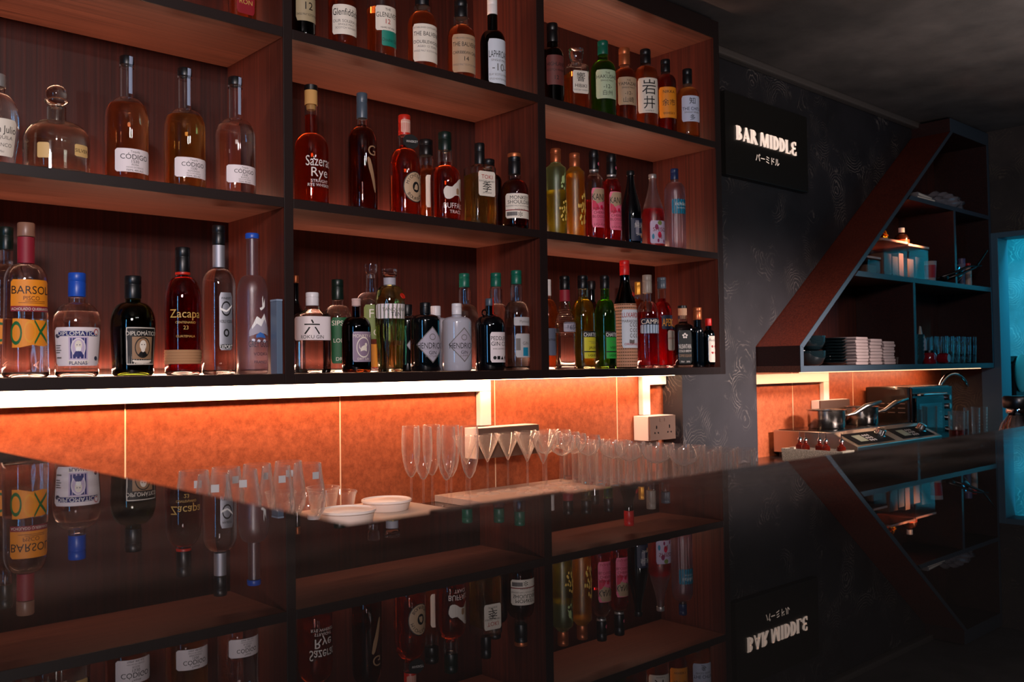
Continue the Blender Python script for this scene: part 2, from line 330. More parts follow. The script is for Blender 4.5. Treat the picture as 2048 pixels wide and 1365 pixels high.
# ------------------------------------------------------------------ the room shell
ZF = -1.18; ZC = 1.30
def shell():
    struct(boxo('floor', -3.2, 6.8, -4.6, .6, ZF-.1, ZF, FLOOR, bev=0))
    struct(boxo('ceiling', -3.2, 6.8, -4.6, .6, ZC, ZC+.1, CEIL, bev=0))
    w_ = struct(boxo('wall_back', -3.2, 4.62, .30, .42, ZF, ZC, TILE, bev=0))
    bm = bmesh.new()
    for x in (-.68, -.057, .543, 1.131, 1.738, 2.968, 3.541): box(bm, x-.0018, x+.0018, .2985, .3005, ZF, 0.0)
    from_bm('grout_line', bm, GROUT, w_)
    # plaster pier that carries the sign, cut along the slope of the stair cabinet
    bm = bmesh.new(); prism(bm, [(2.012, -.3995), (2.525, -.3995), (2.525, .085), (4.078, 1.222), (4.60, 1.222), (4.60, ZC), (2.012, ZC)], .205, .2995)
    struct(from_bm('wall_pier', bm, PLASTER))
    # right wall with the opening, and its casing
    bm = bmesh.new(); box(bm, 4.60, 4.72, .01, .30, ZF, ZC); box(bm, 4.60, 4.72, -1.25, .01, .70, ZC); box(bm, 4.60, 4.72, -4.6, -1.25, ZF, ZC)
    struct(from_bm('wall_right', bm, PLASTER2))
    bm = bmesh.new(); box(bm, 4.585, 4.73, -.035, .07, ZF, .725, .002); box(bm, 4.585, 4.73, -1.25, -.035, .695, .725, .002)
    struct(from_bm('door_1', bm, mat('casing_paint', '#4c6878', .5)))
    struct(boxo('wall_side_room', 5.6, 5.7, -2.6, .6, ZF, ZC, PLASTER_B, bev=0))
    struct(boxo('wall_side_room_end', 4.72, 5.6, .28, .30, ZF, ZC, PLASTER_B, bev=0))
    struct(boxo('wall_front', -3.2, 6.8, -4.7, -4.6, ZF, ZC, PLASTER, bev=0))
    bm = bmesh.new(); box(bm, -3.3, -3.2, -4.6, -3.1, ZF, ZC); box(bm, -3.3, -3.2, -1.0, .42, ZF, ZC); box(bm, -3.3, -3.2, -3.1, -1.0, ZF, -.55); box(bm, -3.3, -3.2, -3.1, -1.0, 1.15, ZC)
    struct(from_bm('wall_left', bm, PLASTER))
    bm = bmesh.new()
    for y in (-3.1, -2.42, -1.72, -1.04): box(bm, -3.26, -3.19, y, y+.04, -.55, 1.15)
    box(bm, -3.26, -3.19, -3.1, -1.0, -.55, -.50); box(bm, -3.26, -3.19, -3.1, -1.0, 1.10, 1.15)
    wn = struct(from_bm('window_1', bm, BLACK))
    boxo('pane', -3.235, -3.225, -3.08, -1.02, -.52, 1.12, thin_glass('window_pane', (.9, .95, 1)), wn, bev=0)
    # thin cornice bead between pier and ceiling
    struct(boxo('trim_1', 2.02, 4.6, .165, .2045, 1.268, 1.2995, mat('cornice_paint', '#57504c', .4), bev=.008))
shell()

# ------------------------------------------------------------------ wall shelving
T = .0245
def strip(parent, x0, x1, y, z, m=None):
    boxo('led_strip', x0, x1, y-.004, y+.004, z, z+.003, m or LEDM, parent, bev=0)
ROWZ = [0.0, .42, .8312]; UND = [.3968, .807, 1.2176]
def main_shelving():
    t = empty('wall_shelving', 'long dark wooden wall shelving in three bays lit by warm strips', 'shelving', (0, 0, 0))
    boxo('back_panel', -.66, 2.0, .2955, .2995, -.0255, 1.285, WOOD_B, t, bev=0)
    for i, (x0, x1) in enumerate(((-.684, -.66), (.207, .231), (1.0575, 1.088), (1.971, 2.0035))):
        u = boxo('side_panel' if i in (0, 3) else 'divider', x0, x1, .003, .295, -.0255, 1.285, WOOD_V, t, bev=0)
        boxo('edge_strip', x0, x1, 0, .0035, -.0255, 1.285, EDGE, u, bev=.0006)
    for (a, b_) in ((-.659, .206), (.232, 1.0565), (1.089, 1.970)):
        for z0, z1 in ((-.0255, 0), (.3968, .42), (.807, .8312)):
            s = boxo('shelf_board', a, b_, .003, .2945, z0, z1, WOOD_H, t, bev=0)
            boxo('edge_strip', a, b_, 0, .0035, z0, z1, EDGE, s, bev=.0006)
        s = boxo('top_board', a, b_, .003, .2945, 1.2176, 1.285, WOOD_H, t, bev=0); boxo('edge_strip', a, b_, 0, .0035, 1.2176, 1.285, EDGE, s, bev=.0006)
        for k, z in enumerate(ROWZ):
            strip(t, a+.01, b_-.01, .285, z+.001)
            area('shelf_strip_light', ((a+b_)/2, .279, z+.012), (0, -.32, 1), b_-a-.04, .010, L_SHELF*(1.25 if k == 0 else 1.0), WARM)
    strip(t, -.66, 2.0, .235, -.0295)
    area('tile_strip_light', (.67, .235, -.036), (0, .40, -1), 2.6, .010, L_UNDER, WARM2)
main_shelving()

def stair_cabinet():
    t = empty('open_cabinet', 'open shelf cabinet with a sloping side under the stairs, edges lit blue', 'cabinet', (0, 0, 0))
    def board(name, poly, m, y0=.003, y1=.2945):
        bm = bmesh.new(); prism(bm, poly, y0, y1); u = from_bm(name, bm, m, t)
        bm = bmesh.new(); prism(bm, poly, 0, .0032); from_bm('edge_strip', bm, EDGE_BLUE_LIT, u); return u
    board('bottom_board', [(2.53, -.026), (4.59, -.026), (4.59, 0), (2.53, 0)], WOOD_H)
    board('side_panel', [(2.53, .0003), (2.555, .0003), (2.555, .074), (2.53, .083)], WOOD_D)
    s, c = .5915, .806   # direction of the slope
    board('sloping_panel', [(2.53, .0835), (2.556, .0745), (4.11, 1.2165), (4.078, 1.2165)], WOOD_DIAG)
    board('top_board', [(4.08, 1.2170), (4.59, 1.2170), (4.59, 1.287), (4.08, 1.287)], WOOD_D)
    board('side_panel', [(4.566, .0003), (4.59, .0003), (4.59, 1.2165), (4.566, 1.2165)], WOOD_D)
    board('shelf_board', [(3.005, .396), (4.5655, .396), (4.5655, .42), (3.04, .42)], WOOD_H)
    board('shelf_board', [(3.56, .80), (4.5655, .80), (4.5655, .822), (3.59, .822)], WOOD_D)
    board('divider', [(3.585, .0003), (3.609, .0003), (3.609, .3957), (3.585, .3957)], WOOD_D)
    board('divider', [(4.09, .4203), (4.112, .4203), (4.112, .7997), (4.09, .7997)], WOOD_D)
    bm = bmesh.new(); prism(bm, [(2.556, -.02), (4.58, -.02), (4.58, 1.25), (4.12, 1.2), (2.57, .08)], .2953, .2993); from_bm('back_panel', bm, WOOD_V, t)
    strip(t, 2.60, 4.5, .045, -.0295, LEDM2)
    area('cabinet_strip_light', (3.45, .20, -.036), (0, .4, -1), 1.8, .010, 3.4, WARM2)
stair_cabinet()

# ------------------------------------------------------------------ cable trunking and sockets
def trunking(label, rects):
    bm = bmesh.new()
    for x0, x1, z0, z1 in rects: box(bm, x0, x1, .276, .2978, z0, z1, .0015)
    tag(from_bm('cable_trunking', bm, TRUNK), label, 'trunking')
trunking('long white cable trunking under the shelving, turning down to the wide socket', [(-1.2, 1.095, -.066, -.030), (1.050, 1.095, -.176, -.067)])
trunking('short white trunking elbow beside the grey pier, above the double socket', [(1.862, 1.905, -.178, -.030), (1.906, 2.005, -.064, -.030)])
trunking('white trunking under the cabinet, turning down above the saucepans', [(2.60, 3.262, -.078, -.034), (3.212, 3.262, -.20, -.079)])
def socket(label, x0, x1, z0, z1, y0, n, holes):
    t = empty('power_socket', label, 'socket', ((x0+x1)/2, y0, (z0+z1)/2))
    cx, cz = (x0+x1)/2, (z0+z1)/2
    boxo('back_box', x0-cx, x1-cx, .003, .2975-y0, z0-cz, z1-cz, TRUNK, t, bev=.002)
    boxo('face_plate', x0-cx+.0005, x1-cx-.0005, -.006, .0028, z0-cz+.0005, z1-cz-.0005, TRUNK_D, t, bev=.002)
    for k in range(n):
        ox = (k-(n-1)/2)*(x1-x0)/n
        if holes:
            bm = bmesh.new()
            box(bm, ox-.003, ox+.003, -.0066, -.0058, -.002, .010); box(bm, ox-.013, ox-.007, -.0066, -.0058, -.020, -.014); box(bm, ox+.007, ox+.013, -.0066, -.0058, -.020, -.014)
            from_bm('pin_hole', bm, BLACK, t)
        boxo('rocker_switch', ox*.35-.006, ox*.35+.006, -.0078, -.0058, .024, .038, TRUNK_D, t, bev=.0008) if holes else boxo('rocker_switch', ox+.02, ox+.032, -.0078, -.0058, -.008, .008, TRUNK_D, t, bev=.0008)
socket('wide brown-lit socket box on the orange tiles behind the martini glasses', 1.00, 1.265, -.277, -.180, .235, 2, False)
socket('double socket box on the tiles beside the grey pier', 1.83, 1.985, -.272, -.180, .225, 2, True)
socket('socket box on the tiles behind the saucepans', 3.13, 3.41, -.25, -.165, .255, 2, False)
socket('dark socket box at the frame edge, low on the orange tiles', -.46, -.315, -.265, -.176, .245, 2, False)

# ------------------------------------------------------------------ sign
def bar_sign():
    x0, x1, z0, z1, yf = 2.285, 2.925, .782, 1.125, .170
    t = empty('bar_sign', 'black wall sign with glowing BAR MIDDLE lettering and Japanese below', 'sign', ((x0+x1)/2, yf, (z0+z1)/2))
    cx, cz = (x0+x1)/2, (z0+z1)/2
    boxo('sign_board', x0-cx, x1-cx, 0, .0345, z0-cz, z1-cz, mat('sign_black', '#1a1815', .38), t, bev=.0015)
    glow = mat('sign_glow', '#ffe9d8', .5, emit='#ffe2cf', es=.68)
    bm = bmesh.new(); Y0, Y1 = -.006, -.0003
    X0, X1, H, ZB_ = 2.361-cx, 2.822-cx, .058, .934-cz
    def P_(poly): prism(bm, [(X0+a*S, ZB_+b*H) for a, b in poly], Y0, Y1)
    def cres(cx_, y0, y1, rx, thick, thin=.05):
        n = 10; cyy = (y0+y1)/2; ry = (y1-y0)/2
        o_ = [(cx_+rx*math.sin(PI*i/n), cyy+ry*math.cos(PI*i/n)) for i in range(n+1)]
        i_ = [(cx_+(rx-thick)*math.sin(PI*i/n), cyy+(ry-thin)*math.cos(PI*i/n)) for i in range(n+1)]
        P_(o_+i_[::-1])
    def stem_(x, w=.15): P_([(x-.05, 1), (x+w+.03, 1), (x+w, .95), (x+w, .05), (x+w+.03, 0), (x-.05, 0), (x, .05), (x, .95)])
    def gB(x): stem_(x); cres(x+.15, .52, 1, .22, .13); cres(x+.15, 0, .56, .29, .16); return .62
    def gA(x): P_([(x-.04, 0), (x+.03, 0), (x+.24, .98), (x+.19, .98)]); P_([(x+.16, 1.02), (x+.26, 1.02), (x+.54, 0), (x+.34, 0)]); P_([(x+.06, .24), (x+.38, .24), (x+.38, .29), (x+.06, .29)]); return .66
    def gR(x): stem_(x); cres(x+.15, .50, 1, .25, .14); P_([(x+.20, .52), (x+.32, .52), (x+.58, 0), (x+.38, 0)]); return .66
    def gM(x): P_([(x-.06, 0), (x, 0), (x+.06, 1), (x, 1)]); P_([(x+.0, 1), (x+.16, 1), (x+.40, 0), (x+.27, 0)]); P_([(x+.33, .12), (x+.38, .12), (x+.56, 1), (x+.51, 1)]); P_([(x+.52, 1), (x+.70, 1), (x+.70, 0), (x+.55, 0)]); return .88
    def gI(x): stem_(x, .15); return .32
    def gD(x): stem_(x, .14); cres(x+.13, 0, 1, .34, .15); return .60
    def gL(x): stem_(x, .15); P_([(x+.15, 0), (x+.40, 0), (x+.42, .26), (x+.38, .08), (x+.15, .05)]); return .52
    def gE(x):
        n = 10
        for y0, y1 in ((.47, 1.02), (-.02, .53)):
            cyy = (y0+y1)/2; ry = (y1-y0)/2; c_ = x+.34
            o_ = [(c_-.30*math.sin(PI*i/n), cyy+ry*math.cos(PI*i/n)) for i in range(n+1)]; i_ = [(c_-.15*math.sin(PI*i/n), cyy+(ry-.05)*math.cos(PI*i/n)) for i in range(n+1)]
            P_(o_+i_[::-1])
        P_([(x+.32, .97), (x+.46, 1.02), (x+.46, .76), (x+.41, .90), (x+.32, 1.02)]); P_([(x+.32, .03), (x+.42, .10), (x+.48, .28), (x+.48, -.02), (x+.32, -.02)]); P_([(x+.32, .48), (x+.40, .44), (x+.40, .60), (x+.32, .53)])
        return .5
    seq = [gB, gA, gR, None, gM, gI, gD, gD, gL, gE]; tot = .62+.66+.66+.26+.88+.32+.60+.60+.52+.50; S = (X1-X0)/tot; x = 0.0
    for g_ in seq: x += .26 if g_ is None else g_(x)
    from_bm('lettering', bm, glow, t)
    bm = bmesh.new(); put_text(bm, 'パーミドル', .19, .032, 0, 0, lambda a, b: Vector((-.012+a, -.0008, -.071+b)))
    from_bm('lettering', bm, glow, t)
bar_sign()

# ------------------------------------------------------------------ bar, counters
ZB = -.081
def bar():
    t = empty('bar_counter', 'long glossy black bar top mirroring the shelves, turning to the wall', 'bar counter', (0, 0, 0))
    XR = -.595; YB = -1.53
    P0 = [(-2.6, -2.75), (4.55, -2.75), (4.55, YB), (XR, YB), (XR, .22), (-2.6, .22)]
    bm = bmesh.new(); a = [bm.verts.new((x, y, ZB)) for x, y in P0]; b_ = [bm.verts.new((x, y, ZB-.035)) for x, y in P0]
    bm.faces.new(a); bm.faces.new(b_[::-1])
    for i in range(6): bm.faces.new((a[i], a[(i+1) % 6], b_[(i+1) % 6], b_[i]))
    bmesh.ops.recalc_face_normals(bm, faces=bm.faces)
    bmesh.ops.bevel(bm, geom=[e for e in bm.edges if e.calc_face_angle(0) > 1], offset=.004, segments=3, affect='EDGES')
    from_bm('bar_top', bm, BARTOP, t)
    bm = bmesh.new(); box(bm, -2.5, 4.5, -2.60, -2.56, ZF+.001, ZB-.036); box(bm, XR-.10, 4.5, -1.66, -1.63, ZF+.001, ZB-.036); box(bm, XR-.10, XR-.07, -1.63, .2, ZF+.001, ZB-.036)
    from_bm('bar_front', bm, WOOD_D, t)
bar()
def back_counter():
    t = empty('back_counter', 'dark back counter along the tiled wall under the shelving', 'counter', (0, 0, 0))
    boxo('worktop', -.59, 4.58, -.52, .2955, -.44, -.40, speckle('counter_stone', '#241c1a', .22, '#1c1614', '#322622', 90), t, bev=.002)
    boxo('cabinet_front', -.59, 4.58, -.49, -.47, ZF+.001, -.4405, WOOD_D, t, bev=0)
back_counter()
tag(boxo('glass_tray', .873, 1.67, -.48, .292, -.3995, -.38, mat('tray_glass', '#b09c90', .35)), 'long low metal tray on the back counter carrying the stemware', 'tray')
tag(boxo('under_bar_bench', -.40, 4.5, -1.50, -1.10, -.44, -.40, STEEL), 'steel work bench behind the bar', 'bench')

BOTTLES = [
 {'n': 'decanter_bottle', 'c': 'bottle', 'l': 'square amber decanter with dark red label above the tequila shelf', 'X': 0.1455, 'Y': 0.1, 'z': 0.8312, 'h': 0.3639, 'hc': 0.3019, 'h0': 0.2647, 'h1': 0.2276, 'rc': 0.0178, 'rn': 0.0154, 'rb': 0.0371, 'g': 'clear', 'q': 'orange', 'cap': 'black', 'rbb': 0.0314, 'p': 6, 'L': [(0.0351, 0.1534, 40, 'burgundy', 0, [('RESERVA', 0.75, 0.1, 'gold'), ('RON', 0.25, 0.1, 'gold')], '')]},
 {'n': 'whisky_bottle', 'c': 'bottle', 'l': 'dark green whisky bottle with khaki label, first on its shelf', 'X': 0.3124, 'Y': 0.09, 'z': 0.8312, 'h': 0.412, 'hc': 0.3469, 'h0': 0.2884, 'h1': 0.2431, 'rc': 0.0164, 'rn': 0.0151, 'rb': 0.0315, 'g': 'green', 'q': 'amberdk', 'cap': 'black', 'L': [(0.0557, 0.1977, 62, 'khaki', 0, [('Glenfiddich', 0.52, 0.17, 'black'), ('12', 0.28, 0.14, 'black'), ('SINGLE MALT SCOTCH WHISKY', 0.12, 0.04, 'black')], '')]},
 {'n': 'whisky_bottle', 'c': 'bottle', 'l': 'whisky bottle whose cream label has a small deer mark and condensed lettering', 'X': 0.4295, 'Y': 0.09, 'z': 0.8312, 'h': 0.4327, 'hc': 0.3654, 'h0': 0.2982, 'h1': 0.2513, 'rc': 0.0171, 'rn': 0.0158, 'rb': 0.0368, 'g': 'clear', 'q': 'amberdk', 'cap': 'black', 'L': [(0.047, 0.1256, 62, 'cream', -14, [('Glenfiddich', 0.76, 0.24, 'black'), ('OUR SOLERA 15', 0.45, 0.1, 'grey'), ('SINGLE MALT', 0.33, 0.07, 'grey'), ('SCOTCH WHISKY', 0.22, 0.07, 'grey')], '')]},
 {'n': 'whisky_bottle', 'c': 'bottle', 'l': 'amber whisky bottle with white label above a teal panel', 'X': 0.5536, 'Y': 0.09, 'z': 0.8312, 'h': 0.4478, 'hc': 0.3782, 'h0': 0.2532, 'h1': 0.1632, 'rc': 0.0177, 'rn': 0.0164, 'rb': 0.0396, 'g': 'clear', 'q': 'orange', 'cap': 'cream', 'f': 0.1535, 'L': [(0.0859, 0.1535, 50, 'cream', -8, [('THE', 0.86, 0.1, 'black'), ('GLENLIVET', 0.64, 0.2, 'black'), ('12', 0.38, 0.2, 'redink'), ('YEARS OF AGE', 0.12, 0.07, 'black')], ''), (0.0445, 0.0872, 40, 'teal', 6, [('Double Oak', 0.4, 0.22, 'tealdk')], '')]},
 {'n': 'whisky_bottle', 'c': 'bottle', 'l': 'amber whisky bottle with tall white label and black cap, beside the teal panel one', 'X': 0.6925, 'Y': 0.09, 'z': 0.8312, 'h': 0.3099, 'hc': 0.1992, 'h0': 0.1805, 'h1': 0.1346, 'rc': 0.0199, 'rn': 0.0192, 'rb': 0.0412, 'g': 'clear', 'q': 'orange', 'cap': 'black', 'L': [(0.0316, 0.1375, 62, 'cream', -14, [('ESTABLISHED DISTILLERY 1892', 0.9, 0.045, 'grey'), ('THE BALVENIE', 0.74, 0.12, 'black'), ('DOUBLEWOOD', 0.52, 0.09, 'black'), ('AGED 12 YEARS', 0.4, 0.06, 'grey'), ('SINGLE MALT SCOTCH WHISKY', 0.28, 0.05, 'grey')], '')], 'x': [('ring', 0.1992, 0.1791, 1.3, 'clear')]},
 {'n': 'whisky_bottle', 'c': 'bottle', 'l': 'amber whisky bottle with tan label and glossy black cap', 'X': 0.835, 'Y': 0.09, 'z': 0.8312, 'h': 0.2539, 'hc': 0.2017, 'h0': 0.175, 'h1': 0.1393, 'rc': 0.0185, 'rn': 0.0192, 'rb': 0.0406, 'g': 'clear', 'q': 'orange', 'cap': 'black', 'L': [(0.031, 0.1422, 62, 'tan', -18, [('ESTABLISHED DISTILLERY 1892', 0.9, 0.045, 'grey'), ('THE BALVENIE', 0.74, 0.12, 'black'), ('CARIBBEAN CASK', 0.52, 0.08, 'black'), ('14', 0.36, 0.12, 'black'), ('SINGLE MALT SCOTCH WHISKY', 0.2, 0.05, 'grey')], '')], 'x': [('ring', 0.2003, 0.1779, 1.3, 'clear')]},
 {'n': 'whisky_bottle', 'c': 'bottle', 'l': 'dark green whisky bottle with white screw cap and white label', 'X': 0.9582, 'Y': 0.09, 'z': 0.8312, 'h': 0.2909, 'hc': 0.2432, 'h0': 0.1926, 'h1': 0.1558, 'rc': 0.0145, 'rn': 0.0152, 'rb': 0.0381, 'g': 'green', 'q': 'amberdk', 'cap': 'white', 'L': [(0.0242, 0.1588, 55, 'coolwhite', -8, [('LAPHROAIG', 0.66, 0.16, 'black'), ('SINGLE MALT', 0.52, 0.05, 'grey'), ('-10-', 0.37, 0.17, 'grey'), ('ISLAY SCOTCH WHISKY', 0.2, 0.05, 'grey'), ('DISTILLED AND BOTTLED IN SCOTLAND', 0.1, 0.04, 'grey')], '')]},
 {'n': 'whisky_bottle', 'c': 'bottle', 'l': 'dark whisky bottle with faded red label at the divider, below the ceiling', 'X': 1.2249, 'Y': 0.1, 'z': 0.8312, 'h': 0.2841, 'hc': 0.2234, 'h0': 0.2037, 'h1': 0.1677, 'rc': 0.0162, 'rn': 0.0179, 'rb': 0.0357, 'g': 'green', 'q': 'amberdk', 'cap': 'black', 'L': [(0.0762, 0.1726, 55, 'duskred', -25, [('HIGHLAND', 0.7, 0.13, 'black'), ('SCOTCH WHISKY', 0.5, 0.08, 'black'), ('12', 0.25, 0.14, 'black')], '')]},
 {'n': 'whisky_bottle', 'c': 'bottle', 'l': 'faceted short whisky bottle with crystal glass stopper', 'X': 1.3346, 'Y': 0.1, 'z': 0.8312, 'h': 0.2271, 'hc': 0.1885, 'h0': 0.1734, 'h1': 0.16, 'rc': 0.0249, 'rn': 0.0183, 'rb': 0.035, 'g': 'clear', 'q': 'orange', 'cap': 'crystal', 'f': 0.1415, 'rbb': 0.035, 'p': 5, 'rz': -22, 'L': [(0.0696, 0.1449, 46, 'cream', 0, [('響', 0.72, 0.4, 'black'), ('HIBIKI', 0.34, 0.16, 'black'), ('SUNTORY WHISKY', 0.15, 0.07, 'grey')], '')]},
 {'n': 'whisky_bottle', 'c': 'bottle', 'l': 'bright green whisky bottle with pale label', 'X': 1.4682, 'Y': 0.1, 'z': 0.8312, 'h': 0.2833, 'hc': 0.2366, 'h0': 0.2141, 'h1': 0.1761, 'rc': 0.0162, 'rn': 0.0179, 'rb': 0.0426, 'g': 'green2', 'q': 'greenliq', 'cap': 'greencap', 'L': [(0.0761, 0.1744, 56, 'palegreen', -28, [('THE', 0.88, 0.07, 'black'), ('HAKUSHU', 0.76, 0.13, 'black'), ('SINGLE MALT', 0.62, 0.06, 'black'), ('-12-', 0.42, 0.14, 'black'), ('白州', 0.2, 0.18, 'black')], '')]},
 {'n': 'whisky_bottle', 'c': 'bottle', 'l': 'amber whisky bottle with copper cap and tan label', 'X': 1.5799, 'Y': 0.1, 'z': 0.8312, 'h': 0.2846, 'hc': 0.2244, 'h0': 0.2102, 'h1': 0.1748, 'rc': 0.0165, 'rn': 0.0192, 'rb': 0.0401, 'g': 'clear', 'q': 'amberdk', 'cap': 'copper', 'L': [(0.0759, 0.173, 56, 'tan', -30, [('THE', 0.88, 0.06, 'black'), ('YAMAZAKI', 0.76, 0.12, 'black'), ('SINGLE MALT', 0.62, 0.06, 'black'), ('-12-', 0.42, 0.13, 'black'), ('山崎', 0.18, 0.2, 'black')], '')]},
 {'n': 'whisky_bottle', 'c': 'bottle', 'l': 'amber whisky bottle with large black brush characters on cream label', 'X': 1.6954, 'Y': 0.1, 'z': 0.8312, 'h': 0.3053, 'hc': 0.2544, 'h0': 0.2417, 'h1': 0.2073, 'rc': 0.0178, 'rn': 0.0187, 'rb': 0.0427, 'g': 'clear', 'q': 'orange', 'cap': 'black', 'L': [(0.068, 0.1928, 58, 'cream', -34, [('岩', 0.74, 0.42, 'black'), ('井', 0.3, 0.36, 'black'), ('WHISKY', 0.06, 0.05, 'grey')], '')]},
 {'n': 'whisky_bottle', 'c': 'bottle', 'l': 'dark red whisky bottle with orange label and black cap', 'X': 1.8097, 'Y': 0.1, 'z': 0.8312, 'h': 0.2941, 'hc': 0.2476, 'h0': 0.2365, 'h1': 0.2031, 'rc': 0.0163, 'rn': 0.0172, 'rb': 0.0381, 'g': 'clear', 'q': 'darkredliq', 'cap': 'black', 'L': [(0.0716, 0.1845, 58, 'orangelab', -34, [('NIKKA', 0.85, 0.1, 'black'), ('余市', 0.5, 0.22, 'black'), ('WHISKY', 0.15, 0.08, 'black')], '')]},
 {'n': 'whisky_bottle', 'c': 'bottle', 'l': 'golden whisky bottle with blue-white label, last on its shelf', 'X': 1.8798, 'Y': 0.055, 'z': 0.8312, 'h': 0.2627, 'hc': 0.2067, 'h0': 0.1918, 'h1': 0.1546, 'rc': 0.0163, 'rn': 0.0172, 'rb': 0.0417, 'g': 'clear', 'q': 'gold', 'cap': 'blackcap', 'L': [(0.0598, 0.1546, 55, 'bluewhite', -30, [('知', 0.8, 0.26, 'black'), ('THE CHITA', 0.5, 0.13, 'navy'), ('SINGLE GRAIN', 0.36, 0.07, 'grey'), ('多', 0.16, 0.22, 'black')], '')]},
 {'n': 'tequila_bottle', 'c': 'bottle', 'l': 'squat round tequila bottle with rounded white label, cut by the frame', 'X': -0.3837, 'Y': 0.1, 'z': 0.42, 'h': 0.1972, 'hc': 0.1716, 'h0': 0.1562, 'h1': 0.0947, 'rc': 0.0161, 'rn': 0.0143, 'rb': 0.0411, 'g': 'clear', 'q': 'clearliq', 'cap': 'silver', 'rbb': 0.033, 'L': [(0.0252, 0.0998, 42, 'cream', 0, [('Don Julio', 0.72, 0.2, 'black'), ('TEQUILA', 0.5, 0.1, 'grey'), ('BLANCO', 0.3, 0.1, 'grey'), ('70cl', 0.12, 0.06, 'grey')], '')]},
 {'n': 'tequila_bottle', 'c': 'bottle', 'l': 'squat seeded-glass tequila bottle with big round stopper', 'X': -0.2707, 'Y': 0.1, 'z': 0.42, 'h': 0.1982, 'hc': 0.1523, 'h0': 0.1182, 'h1': 0.0766, 'rc': 0.0224, 'rn': 0.0181, 'rb': 0.062, 'g': 'seed', 'q': 'clearliq', 'cap': 'crystalball', 'f': 0.1011, 'rbb': 0.062, 'p': 2.6, 'L': [(0.0394, 0.0649, 14, 'aged', 30, [('SILVER', 0.5, 0.3, 'black')], ''), (0.0288, 0.0607, 10, 'aged', -38, [], '')]},
 {'n': 'tequila_bottle', 'c': 'bottle', 'l': 'tequila bottle with rose amber liquid beside the squat round-stopper bottle', 'X': -0.128, 'Y': 0.09, 'z': 0.42, 'h': 0.288, 'hc': 0.269, 'h0': 0.1941, 'h1': 0.1439, 'rc': 0.0149, 'rn': 0.0134, 'rb': 0.0452, 'g': 'clear', 'q': 'rosegold', 'cap': 'black', 'f': 0.1785, 'L': [(0.0226, 0.0737, 54, 'pinkwhite', 2, [('Tequila', 0.88, 0.1, 'grey'), ('CÓDIGO', 0.66, 0.22, 'black'), ('1530', 0.46, 0.13, 'black'), ('ROSA', 0.32, 0.09, 'grey'), ('HECHO EN MEXICO', 0.2, 0.06, 'grey'), ('750ML 40% ALC', 0.08, 0.08, 'black')], '')], 'x': [('strip', 0.2858, 0.203, 0.0045, 'bluegrey'), ('ring', 0.269, 0.2623, 1.18, 'clear')]},
 {'n': 'tequila_bottle', 'c': 'bottle', 'l': 'tequila bottle with golden liquid, middle of the three matching ones', 'X': 0.0035, 'Y': 0.09, 'z': 0.42, 'h': 0.289, 'hc': 0.2703, 'h0': 0.1922, 'h1': 0.1444, 'rc': 0.0159, 'rn': 0.0142, 'rb': 0.0455, 'g': 'clear', 'q': 'gold', 'cap': 'black', 'f': 0.1759, 'L': [(0.0283, 0.0735, 54, 'pinkwhite', 2, [('Tequila', 0.88, 0.1, 'grey'), ('CÓDIGO', 0.66, 0.22, 'black'), ('1530', 0.46, 0.13, 'black'), ('REPOSADO', 0.32, 0.09, 'grey'), ('HECHO EN MEXICO', 0.2, 0.06, 'grey'), ('750ML 40% ALC', 0.08, 0.08, 'black')], '')], 'x': [('strip', 0.2867, 0.2003, 0.0045, 'bluegrey'), ('ring', 0.2703, 0.2633, 1.18, 'clear')]},
 {'n': 'tequila_bottle', 'c': 'bottle', 'l': 'clear tequila bottle next to the divider, the colourless one of the matching three', 'X': 0.1277, 'Y': 0.09, 'z': 0.42, 'h': 0.2935, 'hc': 0.274, 'h0': 0.1916, 'h1': 0.1468, 'rc': 0.0168, 'rn': 0.015, 'rb': 0.0463, 'g': 'clear', 'q': 'clearliq', 'cap': 'black', 'f': 0.1746, 'L': [(0.0309, 0.0731, 54, 'pinkwhite', 2, [('Tequila', 0.88, 0.1, 'grey'), ('CÓDIGO', 0.66, 0.22, 'black'), ('1530', 0.46, 0.13, 'black'), ('BLANCO', 0.32, 0.09, 'grey'), ('HECHO EN MEXICO', 0.2, 0.06, 'grey'), ('750ML 40% ALC', 0.08, 0.08, 'black')], '')], 'x': [('strip', 0.291, 0.2013, 0.0045, 'bluegrey'), ('ring', 0.274, 0.2668, 1.18, 'clear')]},
 {'n': 'whiskey_bottle', 'c': 'bottle', 'l': 'rye bottle with white ornate lettering and corked glass stopper', 'X': 0.3341, 'Y': 0.09, 'z': 0.42, 'h': 0.3152, 'hc': 0.2636, 'h0': 0.1888, 'h1': 0.1438, 'rc': 0.0163, 'rn': 0.0157, 'rb': 0.0433, 'g': 'clear', 'q': 'redamber', 'cap': 'cork', 'f': 0.2378, 'L': [(0.0219, 0.1502, 52, 'none', 0, [('Sazerac', 0.72, 0.21, 'silver'), ('Rye', 0.5, 0.19, 'silver'), ('STRAIGHT', 0.32, 0.06, 'silver'), ('RYE WHISKEY', 0.24, 0.06, 'silver')], '')]},
 {'n': 'whiskey_bottle', 'c': 'bottle', 'l': 'slender dark bourbon bottle with slate cap and faint feather mark', 'X': 0.4882, 'Y': 0.09, 'z': 0.42, 'h': 0.3243, 'hc': 0.2569, 'h0': 0.2327, 'h1': 0.1869, 'rc': 0.0146, 'rn': 0.0126, 'rb': 0.039, 'g': 'clear', 'q': 'darkamber', 'cap': 'slate', 'L': [(0.0394, 0.1937, 50, 'none', 6, [('G', 0.82, 0.18, 'bronze')], 'feather')]},
